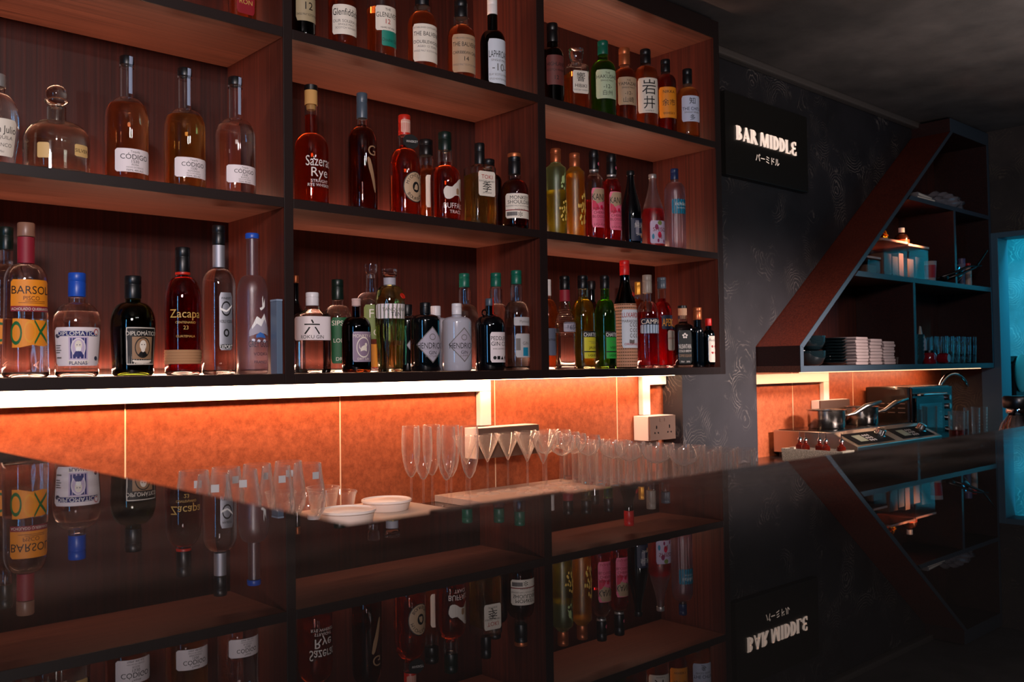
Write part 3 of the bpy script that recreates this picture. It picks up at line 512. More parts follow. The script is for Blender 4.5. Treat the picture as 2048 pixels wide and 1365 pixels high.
 {'n': 'whiskey_bottle', 'c': 'bottle', 'l': 'red bourbon bottle with black neck tag and round cream label', 'X': 0.6266, 'Y': 0.09, 'z': 0.42, 'h': 0.2896, 'hc': 0.2336, 'h0': 0.1945, 'h1': 0.1415, 'rc': 0.0166, 'rn': 0.0166, 'rb': 0.0428, 'g': 'clear', 'q': 'redamber', 'cap': 'redwax', 'L': [(0.0497, 0.1415, 52, 'none', 6, [], 'disc'), (0.2392, 0.2756, 70, 'pinkpaper', 0, [], '')], 'x': [('tag', 0.2113, 0.022)]},
 {'n': 'whiskey_bottle', 'c': 'bottle', 'l': 'small-looking bourbon bottle with black cap standing behind the bison one', 'X': 0.7848, 'Y': 0.2, 'z': 0.42, 'h': 0.2674, 'hc': 0.2209, 'h0': 0.179, 'h1': 0.1521, 'rc': 0.0171, 'rn': 0.02, 'rb': 0.0416, 'g': 'clear', 'q': 'orange', 'cap': 'black', 'L': [(0.0595, 0.155, 30, 'cream', -10, [], '')], 'x': [('ring', 0.2089, 0.1715, 1.15, 'clear')]},
 {'n': 'whiskey_bottle', 'c': 'bottle', 'l': 'bourbon bottle with a white bison print and green-black cap', 'X': 0.7609, 'Y': 0.08, 'z': 0.42, 'h': 0.2622, 'hc': 0.2088, 'h0': 0.1641, 'h1': 0.1267, 'rc': 0.0164, 'rn': 0.0186, 'rb': 0.0429, 'g': 'clear', 'q': 'redamber', 'cap': 'greenblack', 'L': [(0.0348, 0.1324, 52, 'none', 4, [('BUFFALO', 0.12, 0.16, 'silver'), ('TRACE', -0.06, 0.1, 'silver')], 'bison')], 'x': [('ring', 0.2088, 0.1655, 1.18, 'clear')]},
 {'n': 'whisky_bottle', 'c': 'bottle', 'l': 'square pale gold whisky bottle with white paper label and black cap', 'X': 0.8912, 'Y': 0.08, 'z': 0.42, 'h': 0.2506, 'hc': 0.188, 'h0': 0.1851, 'h1': 0.1732, 'rc': 0.0148, 'rn': 0.0148, 'rb': 0.0381, 'g': 'clear', 'q': 'palegold', 'cap': 'black', 'f': 0.1553, 'p': 7, 'rz': -8, 'L': [(0.0884, 0.1613, 44, 'cream', 0, [('TOKI', 0.78, 0.17, 'redink'), ('SUNTORY WHISKY', 0.6, 0.07, 'black'), ('季', 0.38, 0.42, 'black'), ('JAPANESE', 0.14, 0.07, 'grey')], '')]},
 {'n': 'whisky_bottle', 'c': 'bottle', 'l': 'dark-capped bottle mostly hidden behind the square pale gold one', 'X': 1.0006, 'Y': 0.165, 'z': 0.42, 'h': 0.2338, 'hc': 0.1947, 'h0': 0.1869, 'h1': 0.1635, 'rc': 0.0187, 'rn': 0.0171, 'rb': 0.0404, 'g': 'amberglass', 'q': 'amberdk', 'cap': 'black', 'L': []},
 {'n': 'whisky_bottle', 'c': 'bottle', 'l': 'scotch bottle with cream band label and copper-ringed black cap', 'X': 0.9974, 'Y': 0.044, 'z': 0.42, 'h': 0.2287, 'hc': 0.1666, 'h0': 0.1484, 'h1': 0.1122, 'rc': 0.0181, 'rn': 0.0166, 'rb': 0.0406, 'g': 'clear', 'q': 'darkredliq', 'cap': 'black', 'L': [(0.0292, 0.1031, 66, 'cream', -20, [('MONKEY', 0.84, 0.15, 'black'), ('SHOULDER', 0.66, 0.15, 'black'), ('BLENDED MALT SCOTCH WHISKY', 0.5, 0.06, 'grey'), ('BATCH 27', 0.36, 0.07, 'grey'), ('✻', 0.16, 0.2, 'black')], 'monkband')], 'x': [('ring', 0.2287, 0.2181, 1.25, 'copper')]},
 {'n': 'liqueur_bottle', 'c': 'bottle', 'l': 'frosted green-topped liqueur bottle with floating yellow pulp at the divider', 'X': 1.2207, 'Y': 0.09, 'z': 0.42, 'h': 0.2861, 'hc': 0.2424, 'h0': 0.2359, 'h1': 0.223, 'rc': 0.0169, 'rn': 0.0169, 'rb': 0.0329, 'g': 'frostgreen', 'q': 'yellowliq', 'cap': 'coppercap', 'f': 0.1504, 'sh': 'flat', 'L': [(0.1552, 0.2117, 24, 'none', 0, [], 'splash'), (0.0586, 0.123, 40, 'none', 4, [], 'petals')]},
 {'n': 'liqueur_bottle', 'c': 'bottle', 'l': 'frosted yellow liqueur bottle, second from the divider', 'X': 1.3087, 'Y': 0.09, 'z': 0.42, 'h': 0.2846, 'hc': 0.24, 'h0': 0.2351, 'h1': 0.2219, 'rc': 0.0172, 'rn': 0.0172, 'rb': 0.0319, 'g': 'frostyellow', 'q': 'yellowliq', 'cap': 'coppercap', 'f': 0.2153, 'sh': 'flat', 'L': [(0.0591, 0.1577, 40, 'none', 4, [], 'petals')]},
 {'n': 'liqueur_bottle', 'c': 'bottle', 'l': 'half-empty pink liqueur bottle with black cap and pink label', 'X': 1.4018, 'Y': 0.09, 'z': 0.42, 'h': 0.3087, 'hc': 0.2447, 'h0': 0.2278, 'h1': 0.1807, 'rc': 0.0167, 'rn': 0.0142, 'rb': 0.0325, 'g': 'clear', 'q': 'pinkliq', 'cap': 'black', 'f': 0.1404, 'L': [(0.0465, 0.1774, 52, 'pinklab', -12, [('KANJU', 0.78, 0.17, 'black'), ('JAPANESE', 0.48, 0.07, 'burgundy'), ('CHERRY', 0.38, 0.07, 'burgundy'), ('BLOSSOM', 0.28, 0.07, 'burgundy'), ('LIQUEUR', 0.08, 0.06, 'burgundy')], 'pinkdiag')], 'x': [('ring', 0.243, 0.2363, 1.1, 'silver'), ('dot', 0.2615, 0.006, 'pinklab')]},
 {'n': 'liqueur_bottle', 'c': 'bottle', 'l': 'full pink liqueur bottle with black cap and pink label', 'X': 1.49, 'Y': 0.09, 'z': 0.42, 'h': 0.3083, 'hc': 0.2395, 'h0': 0.2258, 'h1': 0.1915, 'rc': 0.017, 'rn': 0.0144, 'rb': 0.0314, 'g': 'clear', 'q': 'pinkliq', 'cap': 'black', 'f': 0.219, 'L': [(0.0462, 0.1761, 52, 'pinklab', -12, [('KANJU', 0.78, 0.17, 'black'), ('JAPANESE', 0.48, 0.07, 'burgundy'), ('CHERRY', 0.38, 0.07, 'burgundy'), ('BLOSSOM', 0.28, 0.07, 'burgundy'), ('LIQUEUR', 0.08, 0.06, 'burgundy')], 'pinkdiag')], 'x': [('ring', 0.2378, 0.231, 1.1, 'silver'), ('dot', 0.2602, 0.006, 'pinklab')]},
 {'n': 'sake_bottle', 'c': 'bottle', 'l': 'black slope-shouldered sake bottle with dark label', 'X': 1.5897, 'Y': 0.09, 'z': 0.42, 'h': 0.2654, 'hc': 0.2496, 'h0': 0.2461, 'h1': 0.1096, 'rc': 0.0138, 'rn': 0.0121, 'rb': 0.0362, 'g': 'blackglass', 'q': None, 'cap': 'blackcap', 'sh': 'slope', 'L': [(0.0171, 0.0956, 52, 'darkblue', 0, [('純米', 0.7, 0.25, 'silver'), ('SAKE', 0.3, 0.12, 'silver')], 'sakelab')]},
 {'n': 'liqueur_bottle', 'c': 'bottle', 'l': 'slope-shouldered bottle of red berry liqueur with silver cap', 'X': 1.7102, 'Y': 0.09, 'z': 0.42, 'h': 0.2692, 'hc': 0.2548, 'h0': 0.2512, 'h1': 0.1112, 'rc': 0.0141, 'rn': 0.0123, 'rb': 0.0397, 'g': 'frost', 'q': 'crimson', 'cap': 'silver', 'f': 0.1434, 'sh': 'slope', 'L': [(0.0181, 0.0986, 52, 'lilac', -16, [('SHISO', 0.62, 0.18, 'burgundy'), ('梅', 0.3, 0.2, 'burgundy')], 'berries')]},
 {'n': 'shochu_bottle', 'c': 'bottle', 'l': 'clear ribbed shochu bottle with teal label and navy cap', 'X': 1.8243, 'Y': 0.08, 'z': 0.42, 'h': 0.3026, 'hc': 0.264, 'h0': 0.253, 'h1': 0.2162, 'rc': 0.0144, 'rn': 0.0135, 'rb': 0.0377, 'g': 'frost', 'q': 'paleliq', 'cap': 'navy', 'rib': 1, 'L': [(0.1338, 0.1869, 55, 'teal2', -14, [('iichiko', 0.7, 0.26, 'white'), ('SILHOUETTE', 0.4, 0.09, 'white')], '')]},
 {'n': 'pisco_bottle', 'c': 'bottle', 'l': 'black-capped bottle with orange and green label behind the orange-label one', 'X': -0.3417, 'Y': 0.2, 'z': 0.0, 'h': 0.3218, 'hc': 0.2736, 'h0': 0.2415, 'h1': 0.1988, 'rc': 0.014, 'rn': 0.0131, 'rb': 0.0365, 'g': 'clear', 'q': 'clearliq', 'cap': 'greenblack', 'L': [(0.0708, 0.1241, 60, 'orangelab', -30, [('O', 0.5, 0.8, 'greenink')], '')]},
 {'n': 'pisco_bottle', 'c': 'bottle', 'l': 'tall clear bottle with orange label and maroon neck band at the frame edge', 'X': -0.3319, 'Y': 0.09, 'z': 0.0, 'h': 0.3175, 'hc': 0.2896, 'h0': 0.232, 'h1': 0.1949, 'rc': 0.0164, 'rn': 0.0155, 'rb': 0.0409, 'g': 'clear', 'q': 'clearliq', 'cap': 'brown', 'f': 0.119, 'rbb': 0.0436, 'neck': (0.2876, 0.234, 'maroon'), 'L': [(0.1333, 0.198, 56, 'orangelab', 0, [('BARSOL', 0.68, 0.26, 'black'), ('PISCO', 0.42, 0.13, 'brownink'), ('ACHOLADO QUEBRANTA', 0.08, 0.09, 'cream')], 'redfoot'), (0.0657, 0.119, 50, 'none', 0, [], 'greenloop')]},
 {'n': 'rum_bottle', 'c': 'bottle', 'l': 'clear rum bottle with blue cap and white portrait label', 'X': -0.2327, 'Y': 0.09, 'z': 0.0, 'h': 0.2204, 'hc': 0.1704, 'h0': 0.1566, 'h1': 0.1088, 'rc': 0.0173, 'rn': 0.0163, 'rb': 0.047, 'g': 'clear', 'q': 'clearliq', 'cap': 'blue', 'f': 0.1374, 'rbb': 0.0422, 'L': [(0.0229, 0.1035, 66, 'pinkwhite', -14, [('DIPLOMÁTICO', 0.84, 0.11, 'white'), ('PLANAS', 0.08, 0.09, 'navyink')], 'portraitblue')]},
 {'n': 'rum_bottle', 'c': 'bottle', 'l': 'olive green rum bottle with black portrait label', 'X': -0.1156, 'Y': 0.09, 'z': 0.0, 'h': 0.2208, 'hc': 0.171, 'h0': 0.1621, 'h1': 0.1135, 'rc': 0.0174, 'rn': 0.0163, 'rb': 0.047, 'g': 'olive', 'q': 'darkliq', 'cap': 'blackcap', 'f': 0.108, 'rbb': 0.0429, 'neck': (0.1997, 0.171, 'creamneck'), 'L': [(0.023, 0.1068, 46, 'black2', 6, [('DIPLOMÁTICO', 0.83, 0.11, 'cream'), ('RESERVA', 0.08, 0.08, 'cream')], 'portraitcream')]},
 {'n': 'rum_bottle', 'c': 'bottle', 'l': 'dark red rum bottle with black cap and woven straw band', 'X': -0.0026, 'Y': 0.09, 'z': 0.0, 'h': 0.2929, 'hc': 0.2354, 'h0': 0.2239, 'h1': 0.1664, 'rc': 0.0162, 'rn': 0.0151, 'rb': 0.0405, 'g': 'clear', 'q': 'darkruby', 'cap': 'black', 'rbb': 0.0389, 'L': [(0.0702, 0.1595, 54, 'none', -14, [('Zacapa', 0.78, 0.22, 'gold'), ('CENTENARIO', 0.55, 0.06, 'gold'), ('23', 0.42, 0.1, 'gold'), ('GUATEMALA', 0.2, 0.06, 'gold')], '')], 'x': [('band', 0.0256, 0.0576, 'straw'), ('ring', 0.2354, 0.2296, 1.12, 'redwax')]},
 {'n': 'vodka_bottle', 'c': 'bottle', 'l': 'tall clear vodka bottle with silver label and black cap', 'X': 0.0844, 'Y': 0.09, 'z': 0.0, 'h': 0.3519, 'hc': 0.3069, 'h0': 0.2477, 'h1': 0.2099, 'rc': 0.0152, 'rn': 0.0135, 'rb': 0.0382, 'g': 'clear', 'q': 'clearliq', 'cap': 'black', 'neck': (0.3045, 0.2524, 'steel'), 'L': [(0.0567, 0.191, 24, 'steel', 0, [('FINEST', 0.9, 0.04, 'black'), ('NOBLE VODKA', 0.5, 0.055, 'black'), ('EXPORT', 0.06, 0.07, 'white')], 'emblem')]},
 {'n': 'vodka_bottle', 'c': 'bottle', 'l': 'frosted vodka bottle with blue cap next to the divider', 'X': 0.1644, 'Y': 0.08, 'z': 0.0, 'h': 0.3389, 'hc': 0.3268, 'h0': 0.2373, 'h1': 0.1939, 'rc': 0.0162, 'rn': 0.0139, 'rb': 0.0359, 'g': 'frost', 'q': 'paleliq', 'cap': 'blue', 'f': 0.1999, 'L': [(0.0171, 0.189, 50, 'none', 6, [('GREY GOOSE', 0.32, 0.09, 'slateink'), ('VODKA', 0.18, 0.045, 'slateink'), ('FRANCE', 0.07, 0.04, 'slateink')], 'goose')]},
 {'n': 'spirit_bottle', 'c': 'bottle', 'l': 'slim dark bottle half hidden at the divider behind the white-label gin', 'X': 0.3543, 'Y': 0.21, 'z': 0.0, 'h': 0.2593, 'hc': 0.2407, 'h0': 0.1955, 'h1': 0.1425, 'rc': 0.0064, 'rn': 0.0077, 'rb': 0.0284, 'g': 'blackglass', 'q': None, 'cap': 'copper', 'sh': 'slope', 'L': []},
 {'n': 'gin_bottle', 'c': 'bottle', 'l': 'hexagonal clear gin bottle with white paper label and brush character', 'X': 0.3334, 'Y': 0.09, 'z': 0.0, 'h': 0.2047, 'hc': 0.1716, 'h0': 0.1589, 'h1': 0.1462, 'rc': 0.0149, 'rn': 0.0161, 'rb': 0.0397, 'g': 'clear', 'q': 'clearliq', 'cap': 'whitecap', 'p': 3.6, 'sh': 'flat', 'L': [(0.0828, 0.1424, 88, 'pinkwhite', -30, [('六', 0.55, 0.62, 'black'), ('ROKU GIN', 0.14, 0.15, 'black')], '')]},
 {'n': 'gin_bottle', 'c': 'bottle', 'l': 'clear gin bottle with dark green label and black cap', 'X': 0.458, 'Y': 0.17, 'z': 0.0, 'h': 0.2511, 'hc': 0.1971, 'h0': 0.1809, 'h1': 0.1432, 'rc': 0.0159, 'rn': 0.0145, 'rb': 0.037, 'g': 'clear', 'q': 'clearliq', 'cap': 'greenblack', 'L': [(0.0248, 0.1472, 60, 'greenlab', 0, [('SIPSMITH', 0.88, 0.11, 'cream'), ('LONDON', 0.5, 0.09, 'cream'), ('DRY GIN', 0.1, 0.08, 'cream')], '')]},
 {'n': 'gin_bottle', 'c': 'bottle', 'l': 'short brown apothecary gin bottle with mauve stamp label', 'X': 0.4512, 'Y': 0.07, 'z': 0.0, 'h': 0.193, 'hc': 0.1734, 'h0': 0.146, 'h1': 0.1146, 'rc': 0.0116, 'rn': 0.0109, 'rb': 0.0379, 'g': 'brownglass', 'q': 'darkliq', 'cap': 'corkcap', 'L': [(0.0274, 0.1055, 44, 'mauve', -4, [('MONKEY 47', 0.86, 0.12, 'cream'), ('DRY GIN', 0.1, 0.08, 'cream')], 'monkey')]},
 {'n': 'gin_bottle', 'c': 'bottle', 'l': 'tall gin bottle with clear stopper and olive label, behind two shorter ones', 'X': 0.586, 'Y': 0.2, 'z': 0.0, 'h': 0.3058, 'hc': 0.2761, 'h0': 0.224, 'h1': 0.1831, 'rc': 0.0174, 'rn': 0.0146, 'rb': 0.0459, 'g': 'clear', 'q': 'paleliq', 'cap': 'crystal', 'L': [(0.0917, 0.1873, 60, 'olivelab', 0, [('FAIR', 0.75, 0.26, 'cream'), ('GIN', 0.2, 0.2, 'cream')], ''), (0.0146, 0.0777, 60, 'orangelab', 0, [], '')]},
 {'n': 'gin_bottle', 'c': 'bottle', 'l': 'tall pale green gin bottle with white band label and red seal', 'X': 0.5648, 'Y': 0.08, 'z': 0.0, 'h': 0.2796, 'hc': 0.2538, 'h0': 0.2335, 'h1': 0.1875, 'rc': 0.0208, 'rn': 0.0161, 'rb': 0.0402, 'g': 'palegreenglass', 'q': 'palegreenliq', 'cap': 'crystal', 'rbb': 0.0335, 'rib': 1, 'neck': (0.2538, 0.2348, 'greyneck'), 'L': [(0.1429, 0.1821, 90, 'pinkwhite', -10, [('TANQUERAY', 0.62, 0.24, 'grey'), ('TEN', 0.3, 0.3, 'slateink')], '')], 'x': [('seal', 0.2037, 0.009)]},
 {'n': 'gin_bottle', 'c': 'bottle', 'l': 'black apothecary gin bottle mostly hidden behind the tall pale green one', 'X': 0.6953, 'Y': 0.18, 'z': 0.0, 'h': 0.193, 'hc': 0.1642, 'h0': 0.1613, 'h1': 0.144, 'rc': 0.0143, 'rn': 0.0143, 'rb': 0.0428, 'g': 'blackceramic', 'q': None, 'cap': 'black', 'L': [(0.0349, 0.1153, 40, 'lilacgrey', 0, [], 'diamond')]},
 {'n': 'gin_bottle', 'c': 'bottle', 'l': 'black apothecary gin bottle with diamond label', 'X': 0.6763, 'Y': 0.07, 'z': 0.0, 'h': 0.1911, 'hc': 0.1606, 'h0': 0.1578, 'h1': 0.1398, 'rc': 0.0145, 'rn': 0.0145, 'rb': 0.0421, 'g': 'blackceramic', 'q': None, 'cap': 'black', 'L': [(0.0248, 0.1217, 62, 'lilacgrey', -10, [("HENDRICK'S", 0.48, 0.17, 'black'), ('GIN', 0.28, 0.1, 'black'), ('SCOTLAND', 0.18, 0.06, 'grey')], 'diamond')]},
 {'n': 'gin_bottle', 'c': 'bottle', 'l': 'pale apothecary gin bottle hidden between the black and the white one', 'X': 0.8141, 'Y': 0.2, 'z': 0.0, 'h': 0.1941, 'hc': 0.1657, 'h0': 0.1598, 'h1': 0.1419, 'rc': 0.0148, 'rn': 0.0148, 'rb': 0.0415, 'g': 'whiteceramic', 'q': None, 'cap': 'whitecap', 'L': []},
 {'n': 'gin_bottle', 'c': 'bottle', 'l': 'white apothecary gin bottle with diamond label', 'X': 0.7886, 'Y': 0.07, 'z': 0.0, 'h': 0.1926, 'hc': 0.1611, 'h0': 0.1554, 'h1': 0.1382, 'rc': 0.0142, 'rn': 0.0142, 'rb': 0.042, 'g': 'whiteceramic', 'q': None, 'cap': 'whitecap', 'L': [(0.027, 0.1211, 62, 'lilacgrey', -10, [("HENDRICK'S", 0.48, 0.17, 'black'), ('GIN', 0.28, 0.1, 'black'), ('LUNAR', 0.18, 0.06, 'grey')], 'diamond')]},
 {'n': 'spirit_bottle', 'c': 'bottle', 'l': 'clear green-capped bottle standing behind the white apothecary one', 'X': 0.9263, 'Y': 0.2, 'z': 0.0, 'h': 0.2979, 'hc': 0.2564, 'h0': 0.2027, 'h1': 0.1567, 'rc': 0.0153, 'rn': 0.016, 'rb': 0.0428, 'g': 'clear', 'q': 'clearliq', 'cap': 'greencap', 'L': [], 'x': [('ring', 0.2472, 0.2057, 1.2, 'clear')]},
 {'n': 'spirit_bottle', 'c': 'bottle', 'l': 'clear green-capped bottle behind the ring-handled black one', 'X': 0.9973, 'Y': 0.135, 'z': 0.0, 'h': 0.2981, 'hc': 0.2566, 'h0': 0.2029, 'h1': 0.1569, 'rc': 0.0153, 'rn': 0.0161, 'rb': 0.0413, 'g': 'clear', 'q': 'clearliq', 'cap': 'greencap', 'L': [], 'x': [('ring', 0.2474, 0.2059, 1.2, 'clear')]},
 {'n': 'spirit_bottle', 'c': 'bottle', 'l': 'clear green-capped bottle with pale label, last before the divider', 'X': 1.0058, 'Y': 0.052, 'z': 0.0, 'h': 0.299, 'hc': 0.2583, 'h0': 0.2056, 'h1': 0.1605, 'rc': 0.015, 'rn': 0.0157, 'rb': 0.0375, 'g': 'clear', 'q': 'clearliq', 'cap': 'greencap', 'L': [(0.132, 0.1575, 56, 'glasswhite', 0, [('Plymouth', 0.5, 0.3, 'grey')], ''), (0.0376, 0.108, 50, 'glasswhite', 0, [('GIN', 0.6, 0.14, 'grey')], 'greensq')], 'x': [('ring', 0.2493, 0.2086, 1.2, 'clear')]},
 {'n': 'gin_bottle', 'c': 'bottle', 'l': 'black gin bottle with small ring handle and red neck strip', 'X': 0.9135, 'Y': 0.07, 'z': 0.0, 'h': 0.212, 'hc': 0.1914, 'h0': 0.1618, 'h1': 0.1294, 'rc': 0.0125, 'rn': 0.0118, 'rb': 0.0441, 'g': 'blackglass', 'q': None, 'cap': 'slate', 'L': [(0.0234, 0.1117, 44, 'pinkwhite', 4, [('PEDDLERS', 0.8, 0.14, 'black'), ('GIN CO.', 0.62, 0.14, 'black'), ('RARE EASTERN GIN', 0.45, 0.05, 'grey'), ('●■▲♦', 0.15, 0.16, 'black')], '')], 'x': [('handle', 0.1692), ('strip', 0.2135, 0.1589, 0.0035, 'redwax')]},
 {'n': 'liqueur_bottle', 'c': 'bottle', 'l': 'amber bottle with slate-blue label, half hidden by the divider', 'X': 1.2561, 'Y': 0.17, 'z': 0.0, 'h': 0.2952, 'hc': 0.2426, 'h0': 0.2294, 'h1': 0.1637, 'rc': 0.0098, 'rn': 0.0106, 'rb': 0.0327, 'g': 'clear', 'q': 'orange', 'cap': 'white', 'L': [(0.0458, 0.1342, 50, 'slatelab', 0, [('amaretto', 0.6, 0.13, 'black')], '')]},
 {'n': 'liqueur_bottle', 'c': 'bottle', 'l': 'beehive-ribbed clear liqueur bottle with maroon neck', 'X': 1.2529, 'Y': 0.09, 'z': 0.0, 'h': 0.2999, 'hc': 0.2564, 'h0': 0.2177, 'h1': 0.1405, 'rc': 0.016, 'rn': 0.016, 'rb': 0.0336, 'g': 'clear', 'q': 'clearliq', 'cap': 'black', 'f': 0.118, 'sh': 'slope', 'rib': 2, 'neck': (0.2547, 0.2177, 'maroon'), 'L': [(0.1196, 0.1501, 55, 'lilacgrey', 0, [('1657', 0.5, 0.5, 'slateink')], '')]},
 {'n': 'liqueur_bottle', 'c': 'bottle', 'l': 'yellow herbal liqueur bottle with yellow label', 'X': 1.3378, 'Y': 0.09, 'z': 0.0, 'h': 0.3065, 'hc': 0.2637, 'h0': 0.2275, 'h1': 0.1619, 'rc': 0.0171, 'rn': 0.0163, 'rb': 0.0391, 'g': 'palegreenglass', 'q': 'yellowgreen', 'cap': 'black', 'L': [(0.0343, 0.1226, 52, 'yellowlab', 4, [('CHARTREUSE', 0.88, 0.15, 'white'), ('JAUNE', 0.4, 0.1, 'black'), ('LIQUEUR', 0.12, 0.08, 'black')], 'darkhead')]},
 {'n': 'liqueur_bottle', 'c': 'bottle', 'l': 'dark bottle squeezed behind the yellow and green liqueurs', 'X': 1.5104, 'Y': 0.21, 'z': 0.0, 'h': 0.3072, 'hc': 0.2774, 'h0': 0.2423, 'h1': 0.1897, 'rc': 0.0157, 'rn': 0.0139, 'rb': 0.0348, 'g': 'blackglass', 'q': None, 'cap': 'black', 'sh': 'slope', 'L': []},
 {'n': 'liqueur_bottle', 'c': 'bottle', 'l': 'green herbal liqueur bottle with green label', 'X': 1.4455, 'Y': 0.09, 'z': 0.0, 'h': 0.3127, 'hc': 0.2689, 'h0': 0.2319, 'h1': 0.1647, 'rc': 0.0158, 'rn': 0.015, 'rb': 0.0358, 'g': 'green2', 'q': 'greenliq', 'cap': 'black', 'L': [(0.034, 0.1244, 52, 'greenlab2', 4, [('CHARTREUSE', 0.88, 0.15, 'white'), ('VERTE', 0.4, 0.1, 'black'), ('LIQUEUR', 0.12, 0.08, 'black')], 'darkhead')]},
 {'n': 'liqueur_bottle', 'c': 'bottle', 'l': 'straw-wrapped liqueur bottle with red cap', 'X': 1.5373, 'Y': 0.08, 'z': 0.0, 'h': 0.3687, 'hc': 0.3189, 'h0': 0.3035, 'h1': 0.2041, 'rc': 0.0169, 'rn': 0.0161, 'rb': 0.0389, 'g': 'green', 'q': 'darkliq', 'cap': 'redcap', 'rbb': 0.0389, 'sh': 'slope', 'L': [(0.0693, 0.199, 52, 'coolwhite', -16, [('LUXARDO', 0.86, 0.13, 'redink'), ('MARASCHINO', 0.7, 0.07, 'grey'), ('ORIGINALE', 0.1, 0.06, 'redink')], 'medals')], 'x': [('wrap', 0.0047, 0.2195), ('seal2', 0.252, 0.008)]},
 {'n': 'liqueur_bottle', 'c': 'bottle', 'l': 'orange-capped bottle almost hidden behind the straw-wrapped one', 'X': 1.7628, 'Y': 0.21, 'z': 0.0, 'h': 0.3172, 'hc': 0.271, 'h0': 0.2525, 'h1': 0.1971, 'rc': 0.0109, 'rn': 0.0109, 'rb': 0.0328, 'g': 'clear', 'q': 'amberdk', 'cap': 'goldcap', 'L': []},
 {'n': 'aperitif_bottle', 'c': 'bottle', 'l': 'red aperitif bottle with black and pale blue label and gold cap', 'X': 1.6569, 'Y': 0.08, 'z': 0.0, 'h': 0.326, 'hc': 0.2626, 'h0': 0.2328, 'h1': 0.1766, 'rc': 0.0164, 'rn': 0.013, 'rb': 0.0372, 'g': 'clear', 'q': 'crimson2', 'cap': 'goldgrey', 'f': 0.1959, 'rib': 1, 'L': [(0.1504, 0.1731, 80, 'navylab', -14, [('CAMPARI', 0.5, 0.75, 'cream')], ''), (0.1206, 0.1504, 80, 'palebluelab', -14, [], '')]},
 {'n': 'aperitif_bottle', 'c': 'bottle', 'l': 'orange-red aperitif bottle with slanted blue label, behind the red one', 'X': 1.8464, 'Y': 0.165, 'z': 0.0, 'h': 0.3349, 'hc': 0.2939, 'h0': 0.2437, 'h1': 0.1935, 'rc': 0.0165, 'rn': 0.0146, 'rb': 0.0366, 'g': 'clear', 'q': 'crimson2', 'cap': 'slate', 'L': [(0.1416, 0.1935, 55, 'navylab', 0, [('APEROL', 0.5, 0.55, 'yellowink')], ''), (0.0638, 0.1378, 30, 'cream', 10, [('APERITIVO', 0.6, 0.1, 'redink')], '')]},
 {'n': 'liqueur_bottle', 'c': 'bottle', 'l': 'square black coffee liqueur bottle with cork top', 'X': 1.8429, 'Y': 0.07, 'z': 0.0, 'h': 0.2249, 'hc': 0.1885, 'h0': 0.1594, 'h1': 0.1503, 'rc': 0.016, 'rn': 0.0151, 'rb': 0.0327, 'g': 'clear', 'q': 'darkliq', 'cap': 'corkdark', 'p': 7, 'sh': 'flat', 'rz': -40, 'L': [(0.0144, 0.134, 42, 'blacklab', 0, [('✿', 0.84, 0.16, 'silver'), ('NUSANTARA', 0.52, 0.14, 'silver'), ('COLD BREW', 0.38, 0.07, 'silver'), ('COFFEE LIQUEUR', 0.24, 0.08, 'bronze'), ('70cl   30%', 0.06, 0.05, 'silver')], '')]},
 {'n': 'liqueur_bottle', 'c': 'bottle', 'l': 'slim blue-black bottle with copper cap', 'X': 1.8981, 'Y': 0.045, 'z': 0.0, 'h': 0.2181, 'hc': 0.1742, 'h0': 0.1468, 'h1': 0.123, 'rc': 0.0161, 'rn': 0.0134, 'rb': 0.0214, 'g': 'blueblack', 'q': None, 'cap': 'copper', 'L': []},
 {'n': 'amaro_bottle', 'c': 'bottle', 'l': 'small amaro bottle with red neck and cream label, last on its shelf', 'X': 1.935, 'Y': 0.0235, 'z': 0.0, 'h': 0.1778, 'hc': 0.1521, 'h0': 0.1375, 'h1': 0.1082, 'rc': 0.0116, 'rn': 0.0107, 'rb': 0.0214, 'g': 'brownglass', 'q': 'darkliq', 'cap': 'redcap', 'L': [(0.0187, 0.1137, 58, 'cream', 0, [('Averna', 0.85, 0.12, 'grey'), ('♣ ♠', 0.6, 0.1, 'redink'), ('♥ ♦', 0.35, 0.1, 'redink')], '')]},
]
